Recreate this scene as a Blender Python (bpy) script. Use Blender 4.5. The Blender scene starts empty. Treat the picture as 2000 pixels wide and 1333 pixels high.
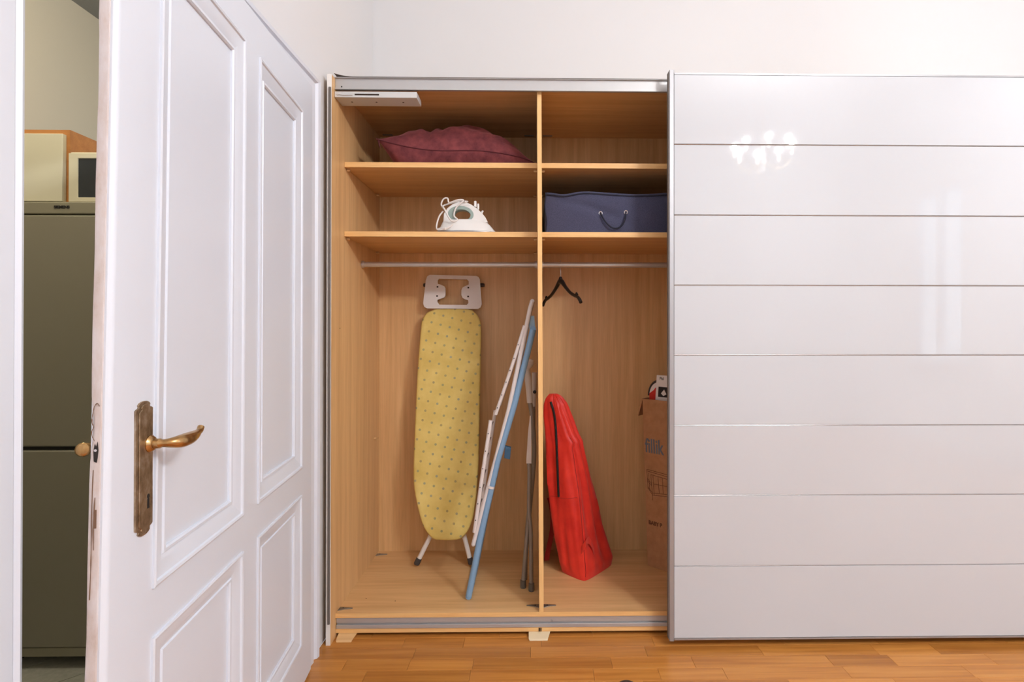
import bpy, bmesh, math, random
from mathutils import Vector, Matrix, noise
from mathutils.bvhtree import BVHTree
from mathutils.geometry import tessellate_polygon
random.seed(7)
D = bpy.data
sc = bpy.context.scene
C = sc.collection
PI = math.pi

# ------------------------------------------------------------------ camera
F_PX, CX, CY = 1073.76, 1058.63, 635.70
YAW, PITCH, ROLL = 0.0161, 0.0040, -0.0008
cam_d = D.cameras.new('camera')
cam_d.sensor_fit = 'HORIZONTAL'
cam_d.sensor_width = 36.0
cam_d.lens = 36.0 * F_PX / 2000.0
cam_d.shift_x = (1000.0 - CX) / 2000.0
cam_d.shift_y = (CY - 666.5) / 2000.0
cam_d.clip_start = 0.05
cam = D.objects.new('camera', cam_d)
C.objects.link(cam)
cam.matrix_world = (Matrix.Translation((0.8219, -2.2, 1.2644)) @ Matrix.Rotation(-YAW, 4, 'Z')
                    @ Matrix.Rotation(PI / 2 + PITCH, 4, 'X') @ Matrix.Rotation(-ROLL, 4, 'Z'))
sc.camera = cam

# ------------------------------------------------------------------ world, light, exposure
wld = D.worlds.new('world'); sc.world = wld; wld.use_nodes = True
wb = wld.node_tree.nodes['Background']
wb.inputs['Color'].default_value = (0.80, 0.88, 1.0, 1)
wb.inputs['Strength'].default_value = 1.0
sc.view_settings.view_transform = 'Standard'
sc.view_settings.look = 'None'
sc.view_settings.gamma = 1.0
sc.view_settings.use_curve_mapping = False
sc.view_settings.exposure = 0.07

ROOM_X1, ROOM_Y0, ROOM_Y1, ROOM_H = 5.2, -5.2, 0.70, 3.80
WIN = [(-4.15, -3.40), (-2.35, -1.05)]           # window openings in the right wall (Y ranges)
WZ0, WZ1 = 0.90, 2.78
def area(name, loc, rot, sx, sy, power, col):
    l = D.lights.new(name, 'AREA'); l.shape = 'RECTANGLE'; l.size = sx; l.size_y = sy
    l.energy = power; l.color = col
    o = D.objects.new(name, l); C.objects.link(o); o.location = loc; o.rotation_euler = rot
    return o
DAY = (0.70, 0.85, 1.0)
# daylight through the windows on the right (one is mirrored in the glass door)
area('window_right_far_offscreen', (ROOM_X1 + .13, sum(WIN[0]) / 2, (WZ0 + WZ1) / 2), (0, PI / 2, 0), WZ1 - WZ0, WIN[0][1] - WIN[0][0], 8, DAY)
area('window_right_near_offscreen', (ROOM_X1 + .13, sum(WIN[1]) / 2, (WZ0 + WZ1) / 2), (0, PI / 2, 0), WZ1 - WZ0, WIN[1][1] - WIN[1][0], 14, DAY)
LAMP_W = 30.0          # per candle bulb of the chandelier
KITCHEN_CEILING_W = 32.0

# ------------------------------------------------------------------ materials
def srgb(r, g, b):
    f = lambda c: (c / 255 / 12.92) if c / 255 <= .04045 else ((c / 255 + .055) / 1.055) ** 2.4
    return (f(r), f(g), f(b), 1)
M = {}
def mat(name, col, rough=.5, metal=0., spec=.5, coat=0., sheen=0., trans=0., emit=None, estr=0.):
    m = D.materials.new(name); m.use_nodes = True
    p = m.node_tree.nodes['Principled BSDF']
    p.inputs['Base Color'].default_value = col
    p.inputs['Roughness'].default_value = rough
    p.inputs['Metallic'].default_value = metal
    p.inputs['Specular IOR Level'].default_value = spec
    p.inputs['Coat Weight'].default_value = coat
    p.inputs['Sheen Weight'].default_value = sheen
    p.inputs['Transmission Weight'].default_value = trans
    if emit:
        p.inputs['Emission Color'].default_value = emit; p.inputs['Emission Strength'].default_value = estr
    M[name] = m
    return m
def nodes(m): return m.node_tree.nodes, m.node_tree.links, m.node_tree.nodes['Principled BSDF']
def coords(m, scale, random_off=True):
    n, l, p = nodes(m)
    tc = n.new('ShaderNodeTexCoord'); mp = n.new('ShaderNodeMapping')
    mp.inputs['Scale'].default_value = scale
    l.new(tc.outputs['Object'], mp.inputs['Vector'])
    if random_off:
        oi = n.new('ShaderNodeObjectInfo'); mu = n.new('ShaderNodeMath'); mu.operation = 'MULTIPLY'; mu.inputs[1].default_value = 37.
        cb = n.new('ShaderNodeCombineXYZ')
        l.new(oi.outputs['Random'], mu.inputs[0])
        for i in range(3): l.new(mu.outputs[0], cb.inputs[i])
        l.new(cb.outputs[0], mp.inputs['Location'])
    return mp.outputs['Vector']
def noise_tex(m, vec, scale, detail=4, rough=.5, dist=0.):
    n, l, p = nodes(m)
    t = n.new('ShaderNodeTexNoise'); t.inputs['Scale'].default_value = scale
    t.inputs['Detail'].default_value = detail; t.inputs['Roughness'].default_value = rough; t.inputs['Distortion'].default_value = dist
    l.new(vec, t.inputs['Vector'])
    return t.outputs['Fac']
def ramp(m, fac, stops):
    n, l, p = nodes(m)
    r = n.new('ShaderNodeValToRGB'); l.new(fac, r.inputs['Fac'])
    e = r.color_ramp.elements
    while len(e) < len(stops): e.new(.5)
    for i, (pos, col) in enumerate(stops): e[i].position = pos; e[i].color = col
    return r.outputs['Color']
def bump(m, height, strength, dist=.002):
    n, l, p = nodes(m)
    b = n.new('ShaderNodeBump'); b.inputs['Strength'].default_value = strength; b.inputs['Distance'].default_value = dist
    l.new(height, b.inputs['Height']); l.new(b.outputs['Normal'], p.inputs['Normal'])
def setcol(m, sock):
    n, l, p = nodes(m); l.new(sock, p.inputs['Base Color'])
def mixcol(m, fac, a, b, mode='MIX'):
    n, l, p = nodes(m)
    x = n.new('ShaderNodeMix'); x.data_type = 'RGBA'; x.blend_type = mode
    for sock, v in ((x.inputs[0], fac), (x.inputs[6], a), (x.inputs[7], b)):
        if hasattr(v, 'is_linked') or hasattr(v, 'links'): l.new(v, sock)
        else: sock.default_value = v
    return x.outputs[2]
def beech(name, scale, light=srgb(231, 189, 134), dark=srgb(211, 165, 112), rough=.42):
    m = mat(name, light, rough)
    v = coords(m, scale)
    a = noise_tex(m, v, 1.0, 5, .55, .3)
    c = ramp(m, a, [(.3, dark), (.7, light)])
    v2 = coords(m, tuple(s * 6 for s in scale))
    b = noise_tex(m, v2, 1.0, 3, .6)
    c2 = ramp(m, b, [(.35, (.86, .84, .82, 1)), (.6, (1, 1, 1, 1))])
    setcol(m, mixcol(m, .55, c, c2, 'MULTIPLY'))
    return m
beech('beech_vertical', (26, 26, 1.1))
beech('beech_horizontal', (1.1, 26, 26))
beech('beech_edge_vertical', (60, 60, 2), srgb(246, 202, 138), srgb(238, 190, 124), .4)
beech('beech_edge_horizontal', (2, 60, 60), srgb(246, 202, 138), srgb(234, 182, 116), .4)
beech('kitchen_wood', (1.5, 30, 30), srgb(200, 140, 80), srgb(180, 118, 62), .45)

def parquet(name, island):
    m = mat(name, srgb(190, 130, 70), .34)
    n, l, p = nodes(m)
    v = coords(m, (1.6, 42, 42), True)
    a = noise_tex(m, v, 1.0, 6, .6, .4)
    c = ramp(m, a, [(.25, srgb(166, 100, 40)), (.55, srgb(200, 134, 62)), (.8, srgb(214, 152, 82))])
    if island:
        g = n.new('ShaderNodeNewGeometry'); rnd = g.outputs['Random Per Island']
    else:
        oi = n.new('ShaderNodeObjectInfo'); rnd = oi.outputs['Random']
    t = ramp(m, rnd, [(0, (.72, .68, .62, 1)), (.3, (.9, .88, .84, 1)), (.6, (1, .99, .97, 1)), (1, (1.0, 1.0, 1.0, 1))])
    setcol(m, mixcol(m, .8, c, t, 'MULTIPLY'))
    bump(m, a, .08, .001)
    return m
parquet('oak_parquet', False)
parquet('oak_parquet_joined', True)
mat('floor_gap', srgb(96, 58, 26), .8)

m = mat('wall_paint', srgb(223, 223, 224), .85, spec=.2)
bump(m, noise_tex(m, coords(m, (1, 1, 1), False), 260, 3), .05, .001)
m = mat('ceiling_paint', srgb(232, 231, 230), .9, spec=.2)
m = mat('kitchen_wall_paint', srgb(226, 219, 202), .85, spec=.2)
bump(m, noise_tex(m, coords(m, (1, 1, 1), False), 200, 3), .05, .001)
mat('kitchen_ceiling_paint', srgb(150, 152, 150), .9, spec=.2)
m = mat('door_paint', srgb(222, 228, 238), .36)
bump(m, noise_tex(m, coords(m, (30, 30, 6)), 1.0, 3), .10, .0015)
m = mat('worn_edge_paint', srgb(226, 214, 210), .5)
v = coords(m, (18, 18, 7))
f = noise_tex(m, v, 1.4, 6, .65)
c = ramp(m, f, [(.28, srgb(190, 172, 158)), (.42, srgb(208, 194, 188)), (.62, srgb(218, 211, 211))])
setcol(m, c); bump(m, f, .4, .003)
m = mat('casing_paint', srgb(222, 226, 235), .4)
bump(m, noise_tex(m, coords(m, (30, 30, 6)), 1.0, 3), .10, .0015)
mat('chip_wood', srgb(120, 92, 72), .8)
mat('dark_iron', srgb(58, 54, 52), .5, .7)
m = mat('aged_brass_plate', srgb(140, 118, 92), .42, .85)
v = coords(m, (30, 30, 18)); f = noise_tex(m, v, 1.5, 5, .65)
setcol(m, ramp(m, f, [(.3, srgb(120, 100, 78)), (.5, srgb(166, 146, 120)), (.72, srgb(200, 188, 172))]))
m = mat('brass_lever', srgb(190, 150, 98), .24, .95)
v = coords(m, (20, 20, 20)); f = noise_tex(m, v, 1.5, 4, .6)
setcol(m, ramp(m, f, [(.3, srgb(158, 120, 74)), (.7, srgb(208, 172, 120))]))
mat('black', srgb(18, 17, 17), .7)

mat('white_glass', srgb(197, 200, 204), .022, spec=.55)
mat('white_edge', srgb(238, 234, 228), .5)
m = mat('aluminium', srgb(168, 168, 170), .42, .6)
m = mat('aluminium_matt', srgb(192, 192, 192), .45, .55)
m = mat('steel_strip', srgb(176, 172, 170), .25, .9)
mat('rod_metal', srgb(196, 190, 184), .35, .6)
mat('grey_plastic', srgb(205, 205, 203), .45)
mat('brush_shade_grey', srgb(112, 104, 98), .9)  # seal and cover strips, also the painted shade beside the sliding door stile
mat('connector_metal', srgb(140, 136, 130), .35, .8)
mat('cream_plastic', srgb(226, 206, 170), .5)
mat('hole_dark', srgb(40, 26, 16), .9)
mat('shelf_pin', srgb(210, 170, 120), .5)

m = mat('burgundy_velvet', srgb(116, 50, 54), .85, sheen=.6)
n, l, p = nodes(m)
p.inputs['Sheen Roughness'].default_value = .35; p.inputs['Sheen Tint'].default_value = srgb(210, 140, 140)
f = noise_tex(m, coords(m, (1, 1, 1)), 22, 5, .6)
setcol(m, ramp(m, f, [(.3, srgb(92, 36, 42)), (.7, srgb(136, 64, 66))]))
bump(m, f, .35, .006)
mat('burgundy_seam', srgb(84, 30, 36), .9)
m = mat('navy_fabric', srgb(62, 64, 88), .9, sheen=.2)
f = noise_tex(m, coords(m, (1, 1, 1)), 420, 2, .6)
setcol(m, ramp(m, f, [(.3, srgb(52, 54, 78)), (.7, srgb(76, 78, 104))])); bump(m, f, .3, .001)
mat('navy_piping', srgb(34, 36, 54), .8)
mat('eyelet_metal', srgb(210, 210, 214), .25, .9)
mat('dark_rope', srgb(26, 28, 44), .85)
mat('iron_white', srgb(232, 230, 226), .3)
mat('iron_green', srgb(150, 168, 160), .4)
mat('iron_sole', srgb(150, 150, 150), .3, .9)
mat('cord_white', srgb(226, 220, 214), .6)
mat('black_plastic', srgb(24, 23, 24), .35)
mat('hook_wire', srgb(190, 188, 184), .3, .9)

m = mat('polka_cover', srgb(222, 196, 110), .9)
n, l, p = nodes(m)
tc = n.new('ShaderNodeTexCoord'); mp = n.new('ShaderNodeMapping')
mp.inputs['Rotation'].default_value = (0, math.radians(-15), 0)
mp.inputs['Scale'].default_value = (1 / .0478,) * 3
l.new(tc.outputs['Object'], mp.inputs['Vector'])
sp = n.new('ShaderNodeSeparateXYZ'); l.new(mp.outputs[0], sp.inputs[0])
def mth(op, a, b=None):
    k = n.new('ShaderNodeMath'); k.operation = op
    for i, x in enumerate((a, b)):
        if x is None: continue
        if isinstance(x, (int, float)): k.inputs[i].default_value = x
        else: l.new(x, k.inputs[i])
    return k.outputs[0]
fx = mth('SUBTRACT', mth('FRACT', sp.outputs['X']), .5); fz = mth('SUBTRACT', mth('FRACT', sp.outputs['Z']), .5)
r2 = mth('ADD', mth('MULTIPLY', fx, fx), mth('MULTIPLY', fz, fz))
mask = mth('LESS_THAN', r2, .0150)
cb = n.new('ShaderNodeCombineXYZ'); l.new(mth('FLOOR', sp.outputs['X']), cb.inputs[0]); l.new(mth('FLOOR', sp.outputs['Z']), cb.inputs[2])
wn = n.new('ShaderNodeTexWhiteNoise'); l.new(cb.outputs[0], wn.inputs['Vector'])
dots = ramp(m, wn.outputs['Value'], [(0, srgb(112, 138, 140)), (.4, srgb(120, 134, 112)), (.75, srgb(140, 122, 92)), (1, srgb(108, 136, 148))])
f = noise_tex(m, coords(m, (1, 1, 1), False), 9, 4, .6)
base = ramp(m, f, [(.3, srgb(218, 192, 106)), (.7, srgb(236, 214, 132))])
setcol(m, mixcol(m, mth('MULTIPLY', mask, .60), base, dots))
bump(m, f, .25, .004)
mat('board_white', srgb(226, 222, 220), .45)
mat('leg_white', srgb(228, 222, 216), .35)
mat('rubber_dark', srgb(64, 58, 56), .8)
mat('rack_blue', srgb(128, 164, 196), .4)
mat('rack_blue_light', srgb(150, 180, 200), .45)
mat('rack_blue_dark', srgb(52, 92, 122), .5)
mat('rack_white', srgb(222, 214, 210), .35)
mat('wire_grey', srgb(90, 86, 84), .5)
mat('stand_grey', srgb(142, 134, 124), .45, .4)
mat('stand_foot', srgb(104, 96, 84), .7)
mat('stand_white', srgb(222, 212, 202), .45)

m = mat('red_nylon', srgb(214, 40, 28), .5, sheen=.15)
v = coords(m, (1, 1, 1)); f = noise_tex(m, v, 12, 5, .55)
setcol(m, ramp(m, f, [(.3, srgb(206, 32, 22)), (.7, srgb(232, 54, 36))])); bump(m, f, .25, .006)
mat('red_dark', srgb(150, 22, 18), .6)
m = mat('cardboard', srgb(178, 132, 92), .85)
f = noise_tex(m, coords(m, (1, 1, 1)), 30, 5, .6)
setcol(m, ramp(m, f, [(.3, srgb(168, 122, 82)), (.7, srgb(186, 140, 98))]))
mat('print_blue', srgb(104, 114, 126), .8)
mat('print_brown', srgb(104, 68, 44), .85)
mat('paper_white', srgb(232, 228, 224), .7)
mat('print_black', srgb(30, 28, 28), .7)
mat('toy_red', srgb(206, 48, 38), .5)

m = mat('fridge_steel', srgb(150, 146, 132), .5, .35)
f = noise_tex(m, coords(m, (1, 1, 1), False), 240, 2, .6)
bump(m, f, .12, .001)
mat('fridge_trim', srgb(150, 146, 128), .5, .2)
mat('cabinet_front', srgb(222, 218, 196), .5)
mat('microwave_white', srgb(222, 216, 192), .45)
mat('microwave_glass', srgb(40, 46, 54), .12)
m = mat('kitchen_tile', srgb(170, 170, 160), .45)
f = noise_tex(m, coords(m, (1, 1, 1)), 60, 3, .6)
setcol(m, ramp(m, f, [(.3, srgb(160, 160, 150)), (.7, srgb(178, 178, 168))]))
mat('grout', srgb(84, 80, 72), .9)
mat('crystal', (.95, .95, .95, 1), .02, .0, spec=1.0, trans=.6)
mat('gilt', srgb(210, 190, 150), .25, .9)
mat('bulb_glow', srgb(255, 244, 226), .4, emit=srgb(255, 232, 204), estr=14.)
m = D.materials.new('window_glass'); m.use_nodes = True; M['window_glass'] = m
nt = m.node_tree; nt.nodes.clear()
o_ = nt.nodes.new('ShaderNodeOutputMaterial'); mx = nt.nodes.new('ShaderNodeMixShader'); tr = nt.nodes.new('ShaderNodeBsdfTransparent'); gl = nt.nodes.new('ShaderNodeBsdfGlossy')
gl.inputs['Roughness'].default_value = .02; mx.inputs[0].default_value = .06
nt.links.new(tr.outputs[0], mx.inputs[1]); nt.links.new(gl.outputs[0], mx.inputs[2]); nt.links.new(mx.outputs[0], o_.inputs[0])

# ------------------------------------------------------------------ mesh helpers
WLOC = {}
def thing(name, label, cat, loc=(0, 0, 0), group=None, kind=None):
    o = D.objects.new(name, None); C.objects.link(o); o.location = loc; o.empty_display_size = .05
    WLOC[o] = Vector(loc)
    tag(o, label, cat, group, kind)
    return o
def tag(o, label=None, cat=None, group=None, kind=None):
    if label: o['label'] = label
    if cat: o['category'] = cat
    if group: o['group'] = group
    if kind: o['kind'] = kind
    return o
class MB:
    def __init__(s): s.v = []; s.f = []
    def add(s, vs, fs):
        k = len(s.v); s.v += [Vector(p) for p in vs]; s.f += [tuple(i + k for i in f) for f in fs]; return s
    def box(s, x0, x1, y0, y1, z0, z1):
        return s.add([(x0, y0, z0), (x1, y0, z0), (x1, y1, z0), (x0, y1, z0), (x0, y0, z1), (x1, y0, z1), (x1, y1, z1), (x0, y1, z1)],
                     [(0, 3, 2, 1), (4, 5, 6, 7), (0, 1, 5, 4), (1, 2, 6, 5), (2, 3, 7, 6), (3, 0, 4, 7)])
    def loft(s, rings, cap=True, close=True):
        n = len(rings[0]); vs = [p for r in rings for p in r]; fs = []
        for i in range(len(rings) - 1):
            for j in range(n if close else n - 1):
                k = (j + 1) % n
                fs.append((i * n + j, i * n + k, (i + 1) * n + k, (i + 1) * n + j))
        if cap and close: fs.append(tuple(range(n))[::-1]); fs.append(tuple((len(rings) - 1) * n + j for j in range(n)))
        return s.add(vs, fs)
    def tube(s, pts, rad, n=10, flat=1.0, cap=True, closed=False):
        pts = [Vector(p) for p in pts]; m = len(pts)
        rads = rad if isinstance(rad, (list, tuple)) else [rad] * m
        rings = []; up = None
        for i, p in enumerate(pts):
            if closed: t = pts[(i + 1) % m] - pts[i - 1]
            else: t = pts[min(i + 1, m - 1)] - pts[max(i - 1, 0)]
            t.normalize()
            if up is None:
                a = Vector((0, 0, 1)) if abs(t.z) < .8 else Vector((0, 1, 0))
                up = (a - t * a.dot(t)).normalized()
            else: up = (up - t * up.dot(t)).normalized()
            sd = t.cross(up)
            rings.append([p + sd * math.cos(2 * PI * k / n) * rads[i] * flat + up * math.sin(2 * PI * k / n) * rads[i] for k in range(n)])
        if closed: rings.append(rings[0]); return s.loft(rings, False)
        return s.loft(rings, cap)
    def lathe(s, prof, c, axis=(0, 0, 1), n=20):
        ax = Vector(axis).normalized(); a = Vector((1, 0, 0)) if abs(ax.x) < .8 else Vector((0, 1, 0))
        u = (a - ax * a.dot(ax)).normalized(); w = ax.cross(u); c = Vector(c)
        rings = [[c + ax * h + (u * math.cos(2 * PI * k / n) + w * math.sin(2 * PI * k / n)) * max(r, 1e-5) for k in range(n)] for r, h in prof]
        return s.loft(rings)
    def prism(s, outer, hole, fn, t0, t1):
        """outline (with optional hole) in 2D, mapped by fn(u, v, t) and extruded from t0 to t1"""
        loops = [outer] + ([hole] if hole else [])
        flat = [p for lp in loops for p in lp]
        tri = tessellate_polygon([[Vector((p[0], p[1], 0)) for p in lp] for lp in loops])
        n = len(flat)
        vs = [fn(p[0], p[1], t0) for p in flat] + [fn(p[0], p[1], t1) for p in flat]
        fs = [tuple(t) for t in tri] + [tuple(i + n for i in reversed(t)) for t in tri]
        k = 0
        for lp in loops:
            m = len(lp)
            for i in range(m):
                a, b = k + i, k + (i + 1) % m
                fs.append((a, b, b + n, a + n))
            k += m
        return s.add(vs, fs)
    def bvh(s): return BVHTree.FromPolygons([tuple(v) for v in s.v], s.f)
    def build(s, name, material, parent=None, smooth=False, bevel=0., subsurf=0, angle=40):
        lo = Vector((min(v.x for v in s.v), min(v.y for v in s.v), min(v.z for v in s.v)))
        hi = Vector((max(v.x for v in s.v), max(v.y for v in s.v), max(v.z for v in s.v)))
        c = (lo + hi) / 2
        if parent is None: c.z = lo.z
        me = D.meshes.new(name)
        me.from_pydata([v - c for v in s.v], [], s.f)
        bm = bmesh.new(); bm.from_mesh(me)
        bmesh.ops.recalc_face_normals(bm, faces=bm.faces); bm.to_mesh(me); bm.free()
        for mm in (material if isinstance(material, (list, tuple)) else [material]): me.materials.append(M[mm])
        o = D.objects.new(name, me); C.objects.link(o)
        o.location = c
        if parent is not None:
            o.parent = parent; o.location = c - WLOC[parent]
        WLOC[o] = c.copy()
        if bevel:
            b = o.modifiers.new('bevel', 'BEVEL'); b.width = bevel; b.segments = 2; b.limit_method = 'ANGLE'; b.angle_limit = math.radians(40)
        if subsurf:
            b = o.modifiers.new('subsurf', 'SUBSURF'); b.levels = subsurf; b.render_levels = subsurf
        if smooth or bevel:
            me.polygons.foreach_set('use_smooth', [True] * len(me.polygons))
            if not subsurf: me.set_sharp_from_angle(angle=math.radians(angle))
        return o
def box(name, m, x0, x1, y0, y1, z0, z1, parent=None, bevel=0.):
    return MB().box(x0, x1, y0, y1, z0, z1).build(name, m, parent, bevel=bevel)
def share(o, name, loc, parent, rot=None):
    """another object with the same mesh at world place loc under parent"""
    c = o.copy(); c.name = name; C.objects.link(c); c.parent = parent
    c.location = Vector(loc) - (WLOC[parent] if parent else Vector())
    WLOC[c] = Vector(loc)
    if rot: c.rotation_euler = rot
    return c
def text(body, size, org, xdir, up, material, name, parent, ext=.0006, sx=1.0, bold=0.):
    cu = D.curves.new(name, 'FONT'); cu.body = body; cu.size = size; cu.extrude = ext; cu.offset = bold
    t = D.objects.new(name, cu); C.objects.link(t)
    dg = bpy.context.evaluated_depsgraph_get()
    me = D.meshes.new_from_object(t.evaluated_get(dg))
    xd = Vector(xdir).normalized(); ud = Vector(up).normalized(); nd = xd.cross(ud)
    mb = MB(); mb.add([Vector(org) + xd * v.co.x * sx + ud * v.co.y + nd * v.co.z for v in me.vertices], [tuple(q.vertices) for q in me.polygons])
    D.objects.remove(t); D.curves.remove(cu); D.meshes.remove(me)
    return mb.build(name, material, parent)
def spline(pts, k=8):
    """Catmull-Rom through pts"""
    P = [Vector(p) for p in pts]; P = [P[0] * 2 - P[1]] + P + [P[-1] * 2 - P[-2]]; out = []
    for i in range(1, len(P) - 2):
        for j in range(k):
            t = j / k; a, b, c, d = P[i - 1], P[i], P[i + 1], P[i + 2]
            out.append(.5 * (2 * b + (c - a) * t + (2 * a - 5 * b + 4 * c - d) * t * t + (3 * b - a - 3 * c + d) * t ** 3))
    out.append(P[-2]); return out
STR = 'structure'

# ------------------------------------------------------------------ room shell
DY0, DY1, DZ = -1.289, -0.158, 2.152            # doorway in the left wall
WT = 0.15
mb = MB()
mb.box(-.02 - WT, -.02, ROOM_Y0, DY0, 0, ROOM_H).box(-.02 - WT, -.02, DY1, ROOM_Y1 + .15, 0, ROOM_H).box(-.02 - WT, -.02, DY0, DY1, DZ, ROOM_H)
tag(mb.build('wall_left', 'wall_paint'), 'white plaster wall holding the panelled door', 'wall', kind=STR)
tag(box('wall_back', 'wall_paint', -.02, ROOM_X1 + .15, ROOM_Y1, ROOM_Y1 + .15, 0, ROOM_H), 'pinkish white wall rising above the wardrobe', 'wall', kind=STR)
mb = MB(); ys = [ROOM_Y0, WIN[0][0], WIN[0][1], WIN[1][0], WIN[1][1], ROOM_Y1]
for i in range(5):
    if i in (1, 3):
        mb.box(ROOM_X1, ROOM_X1 + .15, ys[i], ys[i + 1], 0, WZ0).box(ROOM_X1, ROOM_X1 + .15, ys[i], ys[i + 1], WZ1, ROOM_H)
    else: mb.box(ROOM_X1, ROOM_X1 + .15, ys[i], ys[i + 1], 0, ROOM_H)
tag(mb.build('wall_right', 'wall_paint'), 'white wall with two tall windows', 'wall', kind=STR)
tag(box('wall_front', 'wall_paint', -.17, ROOM_X1 + .15, ROOM_Y0 - .15, ROOM_Y0, 0, ROOM_H), 'plain white wall facing the wardrobe', 'wall', kind=STR)
tag(box('ceiling', 'ceiling_paint', -.17, ROOM_X1 + .15, ROOM_Y0 - .15, ROOM_Y1 + .15, ROOM_H, ROOM_H + .1), 'plain white ceiling of the room', 'ceiling', kind=STR)

def window(name, wall_y, y0, y1):          # in the right wall
    t = thing(name, 'tall white framed window with two sashes', 'window', (ROOM_X1 + .06, (y0 + y1) / 2, WZ0), kind=STR)
    x0, x1 = ROOM_X1 + .03, ROOM_X1 + .09
    ym = (y0 + y1) / 2
    for (a, b, c, d) in ((y0, y0 + .06, WZ0, WZ1), (y1 - .06, y1, WZ0, WZ1), (y0 + .06, y1 - .06, WZ0, WZ0 + .06), (y0 + .06, y1 - .06, WZ1 - .06, WZ1)):
        box('window_frame', 'casing_paint', x0, x1, a, b, c, d, t)
    box('mullion', 'casing_paint', x0, x1, ym - .035, ym + .035, WZ0 + .06, WZ1 - .06, t)
    for a, b in ((y0 + .06, ym - .035), (ym + .035, y1 - .06)):
        box('pane', 'window_glass', x0 + .03, x0 + .034, a, b, WZ0 + .06, WZ1 - .06, t)
    box('window_sill', 'casing_paint', ROOM_X1 - .1, ROOM_X1 + .02, y0 - .04, y1 + .04, WZ0 - .03, WZ0, t)
window('window_1', 0, *WIN[0]); window('window_2', 0, *WIN[1])
# floor of oak staves: the 300 nearest to the wardrobe are separate pieces, the rest are joined
fl = box('floor', 'floor_gap', -.02, ROOM_X1, ROOM_Y0, ROOM_Y1, -.05, -.012)
tag(fl, 'honey coloured oak strip parquet floor', 'floor', kind=STR)
ROWW, TOP = .0705, 0.0
rows = []
y = .0495
spots = []
lens = [.24, .31, .38, .45, .52]
row = 0
y = ROOM_Y1 - .001
y0s = .0495 + ROWW * 9
yy = y0s
while yy > ROOM_Y0:
    a, b = max(yy - ROWW, ROOM_Y0), min(yy, ROOM_Y1)
    if b > a + .01:
        x = -.02 - random.random() * .3
        while x < ROOM_X1:
            L = random.choice(lens); x0, x1 = max(x, -.02), min(x + L, ROOM_X1)
            if x1 - x0 > .02: spots.append((x0, x1, a, b))
            x += L
    yy -= ROWW
vis = [s for s in spots if s[3] <= .13 and s[2] > -1.6 and s[0] < 4.2]
vis.sort(key=lambda s: -s[3]); vis = vis[:300]; vs = set(vis)
cache = {}
for x0, x1, a, b in vis:
    key = (round(x1 - x0, 3), round(b - a, 3)); c = ((x0 + x1) / 2, (a + b) / 2, -.006)
    if key in cache: share(cache[key], 'plank', c, fl)
    else:
        o = MB()
        g = .0004
        X, Y = (x1 - x0) / 2 - g, (b - a) / 2 - g; e = .0009
        o.loft([[(c[0] + sx * X, c[1] + sy * Y, -.012) for sx, sy in ((-1, -1), (1, -1), (1, 1), (-1, 1))],
                [(c[0] + sx * X, c[1] + sy * Y, -.0006) for sx, sy in ((-1, -1), (1, -1), (1, 1), (-1, 1))],
                [(c[0] + sx * (X - e), c[1] + sy * (Y - e), 0) for sx, sy in ((-1, -1), (1, -1), (1, 1), (-1, 1))]])
        cache[key] = o.build('plank', 'oak_parquet', fl)
mb = MB()
for s_ in spots:
    if s_ not in vs:
        x0, x1, a, b = s_; mb.box(x0 + .0004, x1 - .0004, a + .0004, b - .0004, -.012, 0)
tag(mb.build('plank_field', 'oak_parquet_joined', fl), kind='stuff')

# kitchen shell beyond the doorway
KX0, KX1, KY0, KY1, KH = -1.75, -.17, -2.4, 1.6, 3.086
tag(box('wall_kitchen_left', 'kitchen_wall_paint', KX0 - .1, KX0, KY0, KY1 + .1, 0, KH), 'warm cream kitchen wall seen through the doorway', 'wall', kind=STR)
tag(box('wall_kitchen_back', 'kitchen_wall_paint', KX0, KX1, KY1, KY1 + .1, 0, KH), 'cream wall at the far end of the kitchen', 'wall', kind=STR)
tag(box('wall_kitchen_front', 'kitchen_wall_paint', KX0 - .1, KX1, KY0 - .1, KY0, 0, KH), 'cream kitchen wall opposite the fridge', 'wall', kind=STR)
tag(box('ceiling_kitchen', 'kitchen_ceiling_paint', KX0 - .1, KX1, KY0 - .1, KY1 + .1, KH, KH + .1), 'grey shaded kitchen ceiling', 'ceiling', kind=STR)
kf = tag(box('floor_kitchen', 'grout', KX0, KX1, KY0, KY1, -.05, -.0025), 'pale grey kitchen floor tiles laid diagonally', 'floor', kind=STR)
TS = .197; e = Vector((1, 1)).normalized(); g_ = Vector((1, -1)).normalized()
o0 = Vector((-1.068, -.134)); first = None
for i in range(-14, 15):
    for j in range(-14, 15):
        c = o0 + e * (i + .45) * TS + g_ * (j + .5) * TS
        if KX0 + .142 < c.x < KX1 - .142 and KY0 + .142 < c.y < KY1 - .142:
            if first is None:
                h = TS / 2 - .0015; P = [c + e * a * h + g_ * b * h for a, b in ((-1, -1), (1, -1), (1, 1), (-1, 1))]
                first = MB().loft([[(q.x, q.y, -.006) for q in P], [(q.x, q.y, 0) for q in P]]).build('tile', 'kitchen_tile', kf)
            else: share(first, 'tile', (c.x, c.y, -.003), kf)
# threshold under the doorway
tag(box('trim_4', 'oak_parquet', -.165, -.022, DY0 + .003, DY1 - .003, -.012, .004), 'oak threshold strip between the two floors', 'threshold', kind=STR)

CW, HW = .096, .063
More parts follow.
